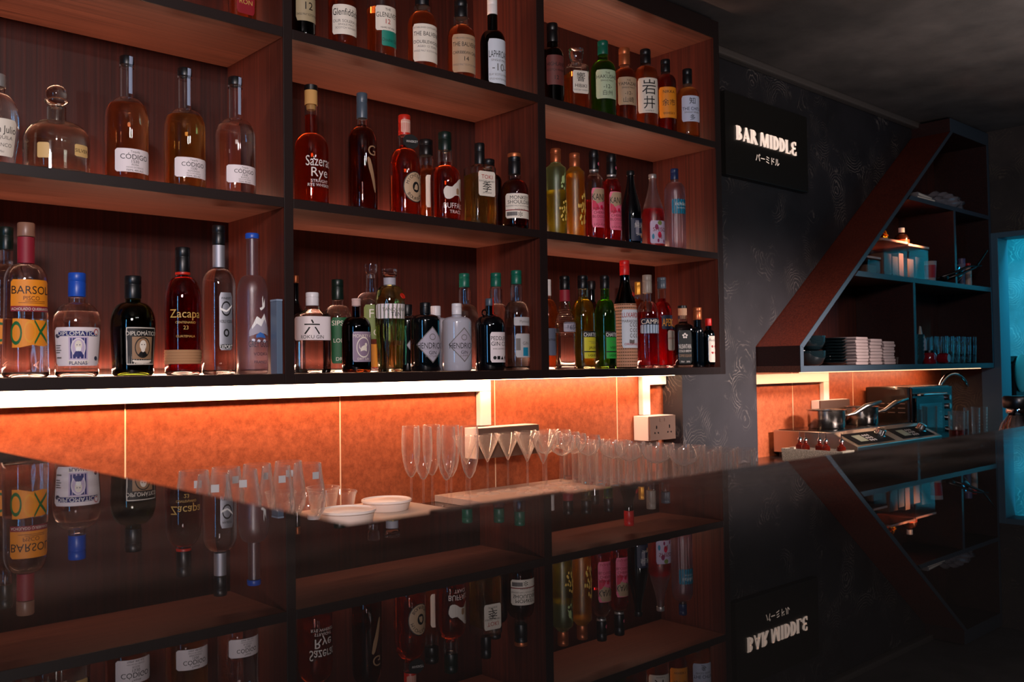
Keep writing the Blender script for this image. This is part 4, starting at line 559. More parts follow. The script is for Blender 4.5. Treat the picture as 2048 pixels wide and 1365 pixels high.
STEMWARE = [
 ('wine', -0.0806, -0.1438, -0.4, 0.205, ''),
 ('wine', -0.0811, -0.2366, -0.4, 0.205, ''),
 ('wine', -0.004, -0.1291, -0.4, 0.205, ''),
 ('wine', -0.0057, -0.2071, -0.4, 0.205, ''),
 ('wine', 0.0731, -0.1172, -0.4, 0.205, ''),
 ('wine', 0.0763, -0.1959, -0.4, 0.205, ''),
 ('wine', 0.151, -0.1126, -0.4, 0.205, ''),
 ('wine', 0.1541, -0.1906, -0.4, 0.205, ''),
 ('flute', 0.6896, 0.1615, -0.4, 0.2455, ''),
 ('flute', 0.6807, 0.0931, -0.4, 0.2455, ''),
 ('flute', 0.7582, 0.154, -0.4, 0.2455, ''),
 ('flute', 0.7157, 0.0337, -0.4, 0.2455, ''),
 ('flute', 0.774, 0.0868, -0.4, 0.2455, ''),
 ('flute', 0.7862, 0.0189, -0.4, 0.2455, ''),
 ('martini', 0.917, 0.19, -0.38, 0.182, ''),
 ('martini', 1.002, 0.19, -0.38, 0.182, ''),
 ('martini', 1.087, 0.19, -0.38, 0.182, ''),
 ('martini', 1.257, 0.19, -0.38, 0.182, ''),
 ('martini', 1.172, 0.19, -0.38, 0.182, ''),
 ('martini', 1.0907, 0.1051, -0.38, 0.182, ''),
 ('martini', 1.0774, 0.0211, -0.38, 0.182, ''),
 ('coupe', 1.338, 0.2057, -0.38, 0.177, ''),
 ('coupe', 1.1732, 0.1075, -0.38, 0.177, ''),
 ('coupe', 1.2373, 0.0428, -0.38, 0.177, ''),
 ('coupe', 1.2797, 0.1107, -0.38, 0.177, ''),
 ('coupe', 1.2136, -0.0372, -0.38, 0.177, ''),
 ('coupe', 1.1599, 0.0227, -0.38, 0.177, ''),
 ('saucer', 1.2987, -0.0649, -0.38, 0.1573, ''),
 ('saucer', 1.2658, -0.1583, -0.38, 0.1588, ''),
 ('saucer', 1.2705, -0.2572, -0.38, 0.1574, ''),
 ('saucer', 1.27, -0.3562, -0.38, 0.1576, ''),
 ('highball', 1.4016, 0.1742, -0.38, 0.13, ''),
 ('highball', 1.3838, 0.1148, -0.38, 0.13, ''),
 ('highball', 1.385, 0.0528, -0.38, 0.13, ''),
 ('highball', 1.385, -0.0092, -0.38, 0.13, ''),
 ('highball', 1.385, -0.0725, -0.38, 0.13, ''),
 ('highball', 1.385, -0.136, -0.38, 0.13, ''),
 ('highball', 1.385, -0.1995, -0.38, 0.13, ''),
 ('highball', 1.385, -0.263, -0.38, 0.13, ''),
 ('highball', 1.385, -0.3265, -0.38, 0.13, ''),
 ('highball', 1.385, -0.39, -0.38, 0.13, ''),
 ('highball', 1.4468, 0.2595, -0.38, 0.13, ''),
 ('highball', 1.4586, 0.1986, -0.38, 0.13, ''),
 ('highball', 1.4513, 0.1371, -0.38, 0.13, ''),
 ('highball', 1.4485, 0.0751, -0.38, 0.13, ''),
 ('highball', 1.4485, 0.0131, -0.38, 0.13, ''),
 ('highball', 1.4485, -0.0489, -0.38, 0.13, ''),
 ('highball', 1.4485, -0.1109, -0.38, 0.13, ''),
 ('highball', 1.4485, -0.1729, -0.38, 0.13, ''),
 ('highball', 1.4485, -0.2349, -0.38, 0.13, ''),
 ('highball', 1.4485, -0.2969, -0.38, 0.13, ''),
 ('highball', 1.4485, -0.36, -0.38, 0.13, ''),
 ('highball', 1.512, 0.245, -0.38, 0.13, ''),
 ('highball', 1.5176, 0.1795, -0.38, 0.13, ''),
 ('highball', 1.512, 0.1177, -0.38, 0.13, ''),
 ('highball', 1.512, 0.0545, -0.38, 0.13, ''),
 ('highball', 1.512, -0.009, -0.38, 0.13, ''),
 ('highball', 1.512, -0.0725, -0.38, 0.13, ''),
 ('highball', 1.512, -0.136, -0.38, 0.13, ''),
 ('highball', 1.512, -0.1995, -0.38, 0.13, ''),
 ('highball', 1.512, -0.263, -0.38, 0.13, ''),
 ('highball', 1.512, -0.3265, -0.38, 0.13, ''),
 ('highball', 1.512, -0.39, -0.38, 0.13, ''),
 ('highball', 1.5753, 0.2595, -0.38, 0.13, ''),
 ('highball', 1.5769, 0.1975, -0.38, 0.13, ''),
 ('highball', 1.5753, 0.1355, -0.38, 0.13, ''),
 ('highball', 1.5755, 0.0735, -0.38, 0.13, ''),
 ('highball', 1.5755, 0.0115, -0.38, 0.13, ''),
 ('highball', 1.5755, -0.0505, -0.38, 0.13, ''),
 ('highball', 1.5755, -0.1125, -0.38, 0.13, ''),
 ('highball', 1.5755, -0.1745, -0.38, 0.13, ''),
 ('highball', 1.5755, -0.2365, -0.38, 0.13, ''),
 ('highball', 1.5755, -0.2985, -0.38, 0.13, ''),
 ('highball', 1.5755, -0.3605, -0.38, 0.13, ''),
]

ART = {}
def smoothstep(t): return t*t*(3-2*t)
def outline(d):
    """outer (r, z) of the glass from the foot to the mouth"""
    rb = d['rb']; rbb = d.get('rbb', rb); rn = d['rn']; h0, h1, hc = d['h0'], d['h1'], d['hc']; sh = d.get('sh', 'round')
    P_ = [(rbb*.80, 0.0), (rbb*.93, .0012), (rbb, .006)]
    n = 10 if rbb != rb else 6
    for i in range(1, n+1):
        k = i/n; P_.append((rbb+(rb-rbb)*smoothstep(k), .006+(h1-.006)*k))
    if d.get('rib') == 2:
        P_ = P_[:3]
        for i in range(1, 49):
            k = i/48; zz = .006+(h1-.006)*k; P_.append((rb*(1-.06*math.sin(PI*k))*(1+(.02*math.sin(i*PI/2+.7) if k > .7 else 0)), zz))
    if sh == 'flat':
        q = min(.006, rb*.3); P_.append((rb-q*.3, h1+q*.5)); P_.append((rb-q, h1+q)); P_.append((rn*1.25, h0-.001)); P_.append((rn, h0+.003))
    elif sh == 'slope':
        m_ = 22 if d.get('rib') == 2 else 12
        for i in range(1, m_+1):
            k = i/m_; r_ = rb+(rn-rb)*smoothstep(k)
            if d.get('rib') == 2: r_ *= 1+.035*math.cos(i*PI)
            P_.append((r_, h1+(h0-h1)*k))
    else:
        for i in range(1, 11):
            k = i/10; th = k*PI/2
            P_.append((rn+(rb-rn)*math.cos(th)**.9 if i < 10 else rn, h1+(h0-h1)*math.sin(th)))
        P_.append((rn, h0+.002))
    P_.append((rn, max(hc-.002, P_[-1][1]+.001))); 
    return P_
def r_at(P_, z):
    for (r0, z0), (r1, z1) in zip(P_, P_[1:]):
        if z0 <= z <= z1: return r0+(r1-r0)*((z-z0)/(z1-z0) if z1 > z0 else 0)
    return P_[-1][0] if z > P_[-1][1] else P_[0][0]

def art(sp):
    """printed shapes: (kind, geometry in label units u -1..1, v 0..1, colour)"""
    D = lambda u, v, ru, rv, c: ('disc', u, v, ru, rv, c)
    R = lambda u0, u1, v0, v1, c: ('rect', u0, u1, v0, v1, c)
    S = lambda pts, c: ('strip', pts, c)
    if sp == 'disc': return [D(0, .38, .92, .47, 'black'), D(0, .38, .86, .44, 'tan'), D(.05, .38, .30, .16, 'black'), S([(-.12, .30, .34), (-.05, .30, .44), (.1, .29, .48), (.2, .31, .42)], 'tan'), ('arc', 'MICHTER\'S', .38, .66, .35, 'black', 1), ('arc', 'BOURBON', .38, .66, .35, 'black', -1)]
    if sp == 'bison': return [S([(-.95, .48, .56), (-.85, .34, .64), (-.7, .30, .68), (-.5, .30, .66), (-.3, .34, .66), (-.1, .40, .74), (.1, .42, .80), (.3, .42, .88), (.5, .34, .92), (.7, .28, .93), (.85, .30, .86), (.95, .44, .70)], 'bisonwhite'), S([(.42, .40, .80), (.6, .32, .84), (.8, .36, .72)], 'tan'), S([(.05, .46, .60), (.2, .44, .64), (.35, .46, .60)], 'bronze')]
    if sp == 'feather': return [S([(-.42, .66, .68), (-.3, .50, .70), (-.15, .40, .66), (0, .28, .56), (.15, .16, .44), (.28, .10, .30), (.36, .10, .16)], 'bronze')]
    if sp == 'diamond': return [S([(-1, .49, .51), (0, -.02, 1.02), (1, .49, .51)], 'grey'), S([(-.94, .495, .505), (0, .02, .98), (.94, .495, .505)], 'lilacgrey'), R(-.5, .5, .37, .378, 'grey'), D(0, .72, .2, .09, 'grey'), D(0, .72, .16, .07, 'lilacgrey')]
    if sp == 'portraitblue': return [R(-.80, .80, .77, .90, 'navyink'), R(-.36, .36, .16, .75, 'lilac'), R(-.30, .30, .19, .72, 'navyink'), D(0, .47, .27, .25, 'pinkwhite'), D(0, .47, .23, .22, 'lilac'), D(0, .53, .13, .13, 'cream'), D(-.05, .54, .022, .012, 'navyink'), D(.05, .54, .022, .012, 'navyink'), D(0, .43, .10, .065, 'white'), S([(-.2, .24, .26), (-.12, .24, .36), (0, .22, .42), (.12, .24, .36), (.2, .24, .26)], 'navyink'), D(0, .43, .07, .05, 'white'), S([(-.4, .08, .14), (-.2, .04, .12), (0, .03, .12), (.2, .04, .12), (.4, .08, .14)], 'cream'), R(-.92, -.66, .52, .54, 'grey'), R(-.92, -.70, .46, .48, 'grey'), R(-.92, -.66, .40, .42, 'grey'), R(-.92, -.72, .34, .36, 'grey'), R(-.9, -.66, .20, .23, 'grey'), D(-.8, .78, .1, .05, 'slateink'), D(.68, .88, .1, .08, 'redink'), D(.68, .88, .07, .055, 'pinkwhite'), D(.72, .2, .08, .05, 'slateink')]
    if sp == 'portraitcream': return [R(-.94, .94, .02, .98, 'cream'), R(-.89, .89, .04, .96, 'black2'), R(-.74, .74, .78, .89, 'black'), R(-.62, .62, .16, .74, 'bronze'), D(0, .46, .48, .27, 'black'), D(0, .46, .42, .24, 'bronze'), D(0, .52, .20, .13, 'cream'), D(-.08, .535, .035, .012, 'black'), D(.08, .535, .035, .012, 'black'), S([(-.3, .24, .26), (-.18, .24, .34), (0, .22, .40), (.18, .24, .34), (.3, .24, .26)], 'black'), D(0, .41, .12, .07, 'cream'), S([(-.6, .10, .14), (-.3, .06, .13), (0, .05, .13), (.3, .06, .13), (.6, .10, .14)], 'cream')]
    if sp == 'monkey': return [R(-.95, .95, .02, .98, 'lilacgrey'), R(-.9, .9, .04, .96, 'mauve'), D(0, .48, .66, .34, 'cream'), D(0, .48, .60, .30, 'mauve'), D(.22, .56, .13, .07, 'cream'), S([(-.3, .34, .42), (-.2, .36, .50), (0, .38, .54), (.2, .36, .56), (.3, .34, .46)], 'cream'), S([(-.42, .46, .62), (-.36, .44, .48), (-.3, .40, .46)], 'cream')]
    if sp == 'goose': return [S([(-.1, .80, .82), (.0, .78, .82), (.15, .80, .84), (.3, .82, .92), (.36, .84, .96)], 'white'), S([(.1, .82, .95), (.16, .80, .99), (.2, .80, .88)], 'white'), S([(-.9, .42, .50), (-.6, .44, .60), (-.3, .46, .70), (0, .46, .66), (.3, .46, .74), (.6, .44, .60), (.9, .42, .52)], 'lilacgrey'), S([(-.7, .52, .56), (-.35, .60, .70), (0, .56, .66), (.3, .66, .74), (.5, .60, .64)], 'white'), S([(-.4, .40, .44), (-.1, .41, .48), (.2, .40, .46), (.4, .40, .42)], 'blueart'), D(-.2, .36, .12, .02, 'goose'), D(.3, .36, .14, .025, 'goose'), D(-.6, .37, .12, .02, 'goose')]
    if sp == 'petals':
        r_ = random.Random(3); return [D(r_.uniform(-.75, .75), r_.uniform(-.1, 1.0)*(.6 if i % 2 else 1), .12, .07, 'petal') for i in range(22)] + [S([(.35, .3, .7), (.45, .2, 1.1), (.6, .35, .8)], 'petal')]
    if sp == 'splash': return [D(0, .5, .5, .22, 'splash'), D(-.4, .1, .3, .08, 'splash'), D(.3, .0, .2, .08, 'splash'), S([(-.7, .2, .3), (0, .4, .6), (.8, .9, 1.0)], 'splash')]
    if sp == 'pinkdiag': return [S([(-.95, .64, .80), (-.6, .58, .98), (0, .64, .99), (.95, .70, .99)], 'tan'), S([(-.9, .48, .70), (-.55, .42, .66), (-.2, .46, .54)], 'pinkred'), D(.2, .52, .2, .05, 'pinkred'), R(-.5, .8, .20, .205, 'burgundy'), R(-.5, .8, .165, .17, 'burgundy'), R(-.5, .4, .13, .135, 'burgundy')]
    if sp == 'sakelab': return [R(-.85, -.1, .04, .94, 'slateink'), R(-.5, -.1, .3, .9, 'lilacgrey'), D(.5, .6, .25, .2, 'bronze'), D(.3, .25, .12, .1, 'orangelab')]
    if sp == 'berries': return [D(-.35, .72, .18, .12, 'berry'), D(.0, .90, .24, .1, 'olivelab'), D(-.05, .38, .20, .14, 'pinkred'), D(-.2, .12, .1, .08, 'berry'), D(.5, .1, .1, .08, 'berry'), D(-.7, .3, .12, .12, 'teal2')]
    if sp == 'redfoot': return [R(-.99, .99, .0, .17, 'maroon'), R(-.6, .7, .26, .275, 'brownink'), R(-.3, .7, .31, .325, 'brownink')]
    if sp == 'greenloop': return [S([(-.98, -.1, 1.0), (-.6, -.1, 1.0), (0, .0, .95), (.6, -.05, .95), (.98, .0, .9)], 'orangelab'), ('ring', -.78, .45, .30, .45, .70, 'greenink'), D(-.1, .5, .30, .42, 'yellowink'), D(-.1, .5, .24, .34, 'orangelab'), S([(.12, .88, 1.0), (.45, .42, .58), (.9, .80, .94)], 'greenink'), S([(.12, .0, .12), (.45, .42, .58), (.9, .06, .20)], 'greenink')]
    if sp == 'darkhead': return [R(-.99, .99, .78, 1.0, 'black'), R(-.99, -.93, 0, .78, 'black'), R(.93, .99, 0, .78, 'black'), R(-.93, .93, .23, .27, 'black'), R(-.5, .3, .62, .63, 'grey'), R(-.3, .5, .56, .57, 'grey')]
    if sp == 'medals': return [D(-.1+.34*i, .60-.14*j, .13, .055, 'grey') for i in range(3) for j in range(3)] + [D(-.1+.34*i, .60-.14*j, .09, .038, 'coolwhite') for i in range(3) for j in range(3)] + [S([(-.3, .12, .22), (0, .10, .2), (.2, .12, .22)], 'grey')]
    if sp == 'greensq': return [R(-.3, .3, .06, .42, 'teal2'), R(-.95, -.55, .3, .8, 'grey')]
    if sp == 'emblem': return [D(0, .72, .72, .13, 'black'), D(0, .72, .58, .10, 'steel'), S([(-.9, .70, .74), (-.4, .67, .71), (0, .66, .69), (.4, .69, .73), (.9, .76, .79)], 'white'), D(0, .30, .42, .07, 'black'), D(0, .30, .22, .04, 'steel'), R(-.9, .9, .03, .10, 'black')]
    if sp == 'monkband': return [R(-.99, .99, .31, .35, 'burgundy'), R(-.9, -.2, .1, .26, 'grey')]
    return []

def build_label(parent, d, P_, L, idx):
    z0, z1, hw, col, off, lines, sp = L
    p = d.get('p', 2.0); zm = (z0+z1)/2; H = z1-z0; rm = r_at(P_, zm)
    if p >= 4: half = rm*hw/58.0; o0 = rm*off/58.0
    else: half = math.radians(hw)*rm; o0 = math.radians(off)*rm
    def surf(s, v, lift):
        """s arc metres from the middle, v 0..1"""
        z = z0+H*v; r = r_at(P_, max(.001, z))+lift+(.0011 if any(e[0] == 'wrap' for e in d.get('x', ())) else 0); s_ = s+o0
        if p >= 4:
            q = max(-.985, min(.985, s_/r)); return Vector((q*r, -r*(1-abs(q)**p)**(1/p), z))
        a = s_/rm; q = 1.0
        if p != 2.0: q = (abs(math.sin(a))**p+abs(math.cos(a))**p)**(-1/p)
        return Vector((r*q*math.sin(a), -r*q*math.cos(a), z))
    def grid(bm, us, lo, hi, lift, nv=5):
        cols = []
        for u, a, b_ in zip(us, lo, hi): cols.append([bm.verts.new(surf(u*half, a+(b_-a)*j/nv, lift)) for j in range(nv+1)])
        for A, B in zip(cols, cols[1:]):
            for j in range(nv): bm.faces.new((A[j], B[j], B[j+1], A[j+1]))
    base = parent
    arts = art(sp)
    if col != 'none' and sp != 'diamond':
        bm = bmesh.new(); N = 18; us = [-1+2*i/N for i in range(N+1)]
        c_ = min(.0035/half, .2); lo = [0.0+(.08*max(0, (abs(u)-(1-c_))/c_)) for u in us]; hi = [1-a for a in lo]
        grid(bm, us, lo, hi, .0003, 6)
        base = from_bm('label', bm, paper(col), parent, True)
    elif arts or lines:
        bm = bmesh.new()
        if sp == 'diamond':
            us = [-1+i/10 for i in range(21)]; grid(bm, us, [.5-.52*(1-abs(u)) for u in us], [.5+.52*(1-abs(u)) for u in us], .0003, 8); base = from_bm('label', bm, paper('lilacgrey'), parent, True)
        else: bm.free(); base = None
    pieces = {}
    lay = .0005
    for k, a in enumerate(arts):
        cc = a[-1]
        if a[0] == 'arc': cc = a[5]
        key = (cc, k); bm = bmesh.new(); lift = lay+.00009*k
        if a[0] == 'rect':
            n = max(2, int(14*abs(a[2]-a[1])/2)); us = [a[1]+(a[2]-a[1])*i/n for i in range(n+1)]; grid(bm, us, [a[3]]*(n+1), [a[4]]*(n+1), lift, 2)
        elif a[0] == 'strip':
            pts = a[1]; us = []; lo = []; hi = []
            for (u0, l0, h0_), (u1, l1, h1_) in zip(pts, pts[1:]):
                m_ = max(1, int(abs(u1-u0)/.12))
                for j in range(m_): t_ = j/m_; us.append(u0+(u1-u0)*t_); lo.append(l0+(l1-l0)*t_); hi.append(h0_+(h1_-h0_)*t_)
            us.append(pts[-1][0]); lo.append(pts[-1][1]); hi.append(pts[-1][2]); grid(bm, us, lo, hi, lift, 2)
        elif a[0] == 'disc':
            _, u, v, ru, rv, _c = a; n = 14; us = [u-ru*math.cos(PI*i/n) for i in range(n+1)]; dv = [rv*math.sin(PI*i/n) for i in range(n+1)]; grid(bm, us, [v-x for x in dv], [v+x for x in dv], lift, 2)
        elif a[0] == 'ring':
            _, u, v, ru, rv, inn, _c = a; n = 20; A = [[bm.verts.new(surf((u+ru*q*math.cos(2*PI*i/n))*half, v+rv*q*math.sin(2*PI*i/n), lift)) for i in range(n)] for q in (inn, 1)]
            for i in range(n): bm.faces.new((A[0][i], A[1][i], A[1][(i+1) % n], A[0][(i+1) % n]))
        elif a[0] == 'arc':
            _, s, v, ru, rv, _c, sg = a; m_ = len(s)
            for i, ch in enumerate(s):
                th = (PI/2-sg*(i-(m_-1)/2)*.30) if sg > 0 else (-PI/2-sg*(i-(m_-1)/2)*.30)
                V, F = glyphs(ch); hh = H*.10; ca, sa = math.cos(th-PI/2*sg), math.sin(th-PI/2*sg); vs = []
                for x, y in V:
                    X_ = x*hh; Y_ = (y-.5)*hh; vs.append(bm.verts.new(surf(ru*half*math.cos(th)+X_*ca-Y_*sa, v+(rv*H*math.sin(th)+X_*sa+Y_*ca)/H, lift)))
                for f in F: bm.faces.new([vs[i2] for i2 in f])
        pieces.setdefault(cc, []).append(bm)
    tcol = {}
    for (s, v, size, c2) in lines:
        bm = tcol.setdefault(c2, bmesh.new())
        put_text(bm, s, 2*half*.94, H*size, 0, H*v, lambda x, y: surf(x, y/H, lay+.00009*len(arts)+.0001), cut=rm*.14)
    def join(bms):
        if len(bms) == 1: return bms[0]
        out = bms[0]
        for b2 in bms[1:]:
            me = bpy.data.meshes.new('join'); b2.to_mesh(me); b2.free(); out.from_mesh(me); bpy.data.meshes.remove(me)
        return out
    first = None
    for cc, bms in pieces.items():
        o = from_bm('printed_art' if base else 'label', join(bms), paper(cc), base or parent)
    for cc, bm in tcol.items():
        o = from_bm('lettering', bm, paper(cc), base or parent)

def build_bottle(d):
    t = empty(d['n'], d['l'], d['c'], (d['X'], d['Y'], d['z']+.0004), math.radians(d.get('rz', 0)), d.get('grp'))
    P_ = outline(d); p = d.get('p', 2.0); th = .0022
    ang = None
    if d.get('rib') == 1:
        h1 = d['h1']
        ang = lambda tt, z: 1+(.022*math.cos(tt*22) if .01 < z < h1*.98 else 0)
    seg = 88 if ang else 32
    hc = d['hc']; hollow = d['g'] in GL
    if hollow:
        inner = []
        for r, z in P_:
            if z > .010: inner.append((max(r-th, .002), z))
        inner = [(0, .0105), (inner[0][0]*.7, .0095), (inner[0][0]*.96, .0115)] + inner[1:]
        prof = [(0, .003), (P_[0][0]*.6, .0018)] + P_ + [(P_[-1][0]-th*.5, P_[-1][1]+.0005)] + inner[::-1]
        g = latheo('glass_body', prof, glassmat(d['g']), t, seg, p, ang)
        if d.get('q'):
            top = d.get('f', d['h0']+(hc-d['h0'])*.25)
            lq = [(0, .0107)] + [(r+.0003, z) for r, z in inner[1:] if z < top-.0005]
            lq = [(0, .0103), (lq[1][0], .0093)] + lq[2:]
            rt = r_at(P_, top)-th+.0003; lq += [(rt, top-.0003), (0, top)]
            latheo('liquid', lq, liqmat(d['q']), t, seg, p, ang)
    else:
        latheo('glass_body', [(0, 0)] + P_ + [(0, P_[-1][1]+.0005)], glassmat(d['g']), t, seg, p, ang)
    # closure
    rc, h = d['rc'], d['h']; ck = d['cap']; cm = capmat(ck)
    rc = max(rc, d['rn']*1.02)
    if ck == 'crystalball':
        R_ = rc; cz = hc+(h-hc)*.55; pr = [(0, hc-.004), (d['rn']*.7, hc-.004), (d['rn']*.7, hc)] + [(rc*1.05*math.cos(a)*(1 if a > -.6 else .9), cz+(h-cz)*math.sin(a)) for a in [-.9, -.6, -.45, -.3, 0, .3, .6, .9, 1.2]] + [(0, h)]
        pr = [(0, hc-.004), (d['rn']*.6, hc-.004), (d['rn']*.62, hc+.001), (rc*1.05, hc+(h-hc)*.18), (rc*1.08, hc+(h-hc)*.24), (rc*.86, hc+(h-hc)*.34)] + [(rc*.98*math.cos(a), hc+(h-hc)*(.55+.45*math.sin(a))) for a in (-.3, 0, .3, .6, .9, 1.2, 1.4)] + [(0, h)]
        latheo('stopper', pr, cm, t, 28)
    elif ck == 'crystal':
        latheo('stopper', [(0, hc-.012), (d['rn']*.75, hc-.012), (d['rn']*.78, hc+.0004), (rc*.8, hc+.001), (rc, hc+(h-hc)*.35), (rc*.93, hc+(h-hc)*.5), (rc, hc+(h-hc)*.65), (rc*.97, h-.0015), (0, h)], cm, t, 16)
    elif ck in ('cork', 'corkcap', 'corkdark'):
        latheo('cork', [(0, hc-.012), (d['rn']*.72, hc-.012), (d['rn']*.75, hc+.0004), (rc, hc+.0006), (rc, hc+(h-hc)*.72), (0, hc+(h-hc)*.72)], cm, t, 24)
        latheo('cap', [(0, hc+(h-hc)*.73), (rc*1.05, hc+(h-hc)*.73), (rc*1.05, h-.001), (rc*.95, h), (0, h)], capmat('black' if ck != 'corkcap' else 'corkcap'), t, 24)
    else:
        hh = h-hc
        pr = [(0, hc-.0005), (rc*.98, hc-.0005), (rc, hc+.001)]
        if hh > .03: pr += [(rc, hc+hh*.58), (rc*.965, hc+hh*.60), (rc*.965, hc+hh*.63), (rc, hc+hh*.65)]
        pr += [(rc, h-.002), (rc*.92, h), (0, h)]
        latheo('cap', pr, cm, t, 28)
    if d.get('neck'):
        a, b_, c_ = d['neck']; a, b_ = min(a, b_), max(a, b_); n_ = 6
        latheo('neck_label', [(r_at(P_, a+(b_-a)*i/n_)+.0006, a+(b_-a)*i/n_) for i in range(n_+1)], paper(c_), t, 28)
    for i, L in enumerate(d['L']): build_label(t, d, P_, L, i)
    for e in d.get('x', ()):
        k = e[0]
        if k == 'ring':
            za, zb = min(e[1], e[2]), max(e[1], e[2]); r = d['rn']*e[3]; m_ = {'clear': glassmat('clear')}.get(e[4]) or capmat(e[4]) if e[4] in CAPS else glassmat('clear')
            i0 = d['rn']+.0002
            latheo('collar', [(i0, za), (r*.96, za), (r, (za+zb)/2), (r*.96, zb), (i0, zb), (i0, za)], m_, t, 28)
        elif k == 'strip':
            za, zb = min(e[1], e[2]), max(e[1], e[2]); bm = bmesh.new(); n_ = 8; vs = []
            for i in range(n_+1):
                z = za+(zb-za)*i/n_; r = (d['rc'] if z > hc else r_at(P_, z))+.0011; a = e[3]/max(r, .004); a = min(a, .9)
                vs.append([bm.verts.new((r*math.sin(q), -r*math.cos(q), z)) for q in (-a+.25, -a/2+.25, .25, a/2+.25, a+.25)])
            for A, B in zip(vs, vs[1:]):
                for j in range(4): bm.faces.new((A[j], A[j+1], B[j+1], B[j]))
            from_bm('tax_strip', bm, paper(e[4]) if e[4] in PAPER else capmat(e[4]), t)
        elif k == 'tag':
            z = e[1]; R_ = e[2]; y = -d['rn']-.006
            bm = bmesh.new()
            lathe(bm, [(0, 0), (R_, 0), (R_, .0012), (0, .0012)], 24)
            bmesh.ops.rotate(bm, verts=bm.verts, cent=(0, 0, 0), matrix=Matrix.Rotation(PI/2, 3, 'X')); bmesh.ops.rotate(bm, verts=bm.verts, cent=(0, 0, 0), matrix=Matrix.Rotation(-.35, 3, 'Z') @ Matrix.Rotation(-.25, 3, 'X')); bmesh.ops.translate(bm, verts=bm.verts, vec=(0, y-.006, z))
            bmesh.ops.recalc_face_normals(bm, faces=bm.faces)
            tg = from_bm('hang_tag', bm, paper('black'), t)
            ux = Vector((1, -.36, 0)).normalized(); uy = Vector((0, -.22, 1)).normalized()
            flat_text('lettering', 'WHISKEY', paper('silver'), tg, (0, y-.010, z), ux, uy, R_*.3, R_*1.5, .004)
            bm = bmesh.new(); tube(bm, [(r_*math.cos(a), r_*math.sin(a), z+R_*.8) for r_ in (d['rn']+.001,) for a in [2*PI*i/16 for i in range(17)]], .0006, 6, False); from_bm('string', bm, paper('black'), t)
        elif k == 'dot':
            z = e[1]; bm = bmesh.new(); r = d['rc']+.0008; vs = [bm.verts.new((r*math.sin(.3+e[2]/r*.9*math.cos(q)), -r*math.cos(.3+e[2]/r*.9*math.cos(q)), z+e[2]*math.sin(q))) for q in [2*PI*i/12 for i in range(12)]]; bm.faces.new(vs); from_bm('printed_art', bm, paper(e[3]), t)
        elif k in ('seal', 'seal2'):
            z = e[1]; r = r_at(P_, z); bm = bmesh.new(); lathe(bm, [(0, -.0008), (e[2], -.0008), (e[2]*.92, .0016), (e[2]*.7, .0008), (0, .0008)], 20)
            bmesh.ops.rotate(bm, verts=bm.verts, cent=(0, 0, 0), matrix=Matrix.Rotation(.35, 3, 'Z') @ Matrix.Rotation(PI/2-(.5 if k == 'seal' else .25), 3, 'X')); bmesh.ops.translate(bm, verts=bm.verts, vec=(r*.40, -r*.93-.0012, z)); bmesh.ops.recalc_face_normals(bm, faces=bm.faces); from_bm('wax_seal', bm, capmat('redwax'), t)
        elif k == 'handle':
            z = e[1]; bm = bmesh.new(); R_ = .009; x0 = -d['rn']-R_*.9
            tube(bm, [(x0+R_*math.cos(a), 0, z+R_*math.sin(a)) for a in [2*PI*i/20 for i in range(21)]], .0024, 8, False); from_bm('handle', bm, glassmat('blackglass'), t)
        elif k == 'band':
            za, zb = min(e[1], e[2]), max(e[1], e[2]); n_ = 20
            m_ = mat('woven_straw', '#b08058', .85); latheo('woven_band', [(r_at(P_, za)+.0002, za)] + [(r_at(P_, za)+.0014+.0006*math.sin(i*PI/2+.5), za+(zb-za)*i/n_) for i in range(n_+1)] + [(r_at(P_, zb)+.0002, zb)], m_, t, 72, 2.0, lambda tt, zz: 1+.008*math.sin(tt*36+zz*1500))
        elif k == 'wrap':
            za, zb = max(.002, min(e[1], e[2])), max(e[1], e[2]); n_ = 60; m_ = mat('woven_reed', '#c89070', .8)
            latheo('straw_wrap', [(r_at(P_, za+(zb-za)*i/n_)+.0002+.0004*math.sin(i*2.1), za+(zb-za)*i/n_) for i in range(n_+1)], m_, t, 40)
    return t
for d_ in BOTTLES: build_bottle(d_)

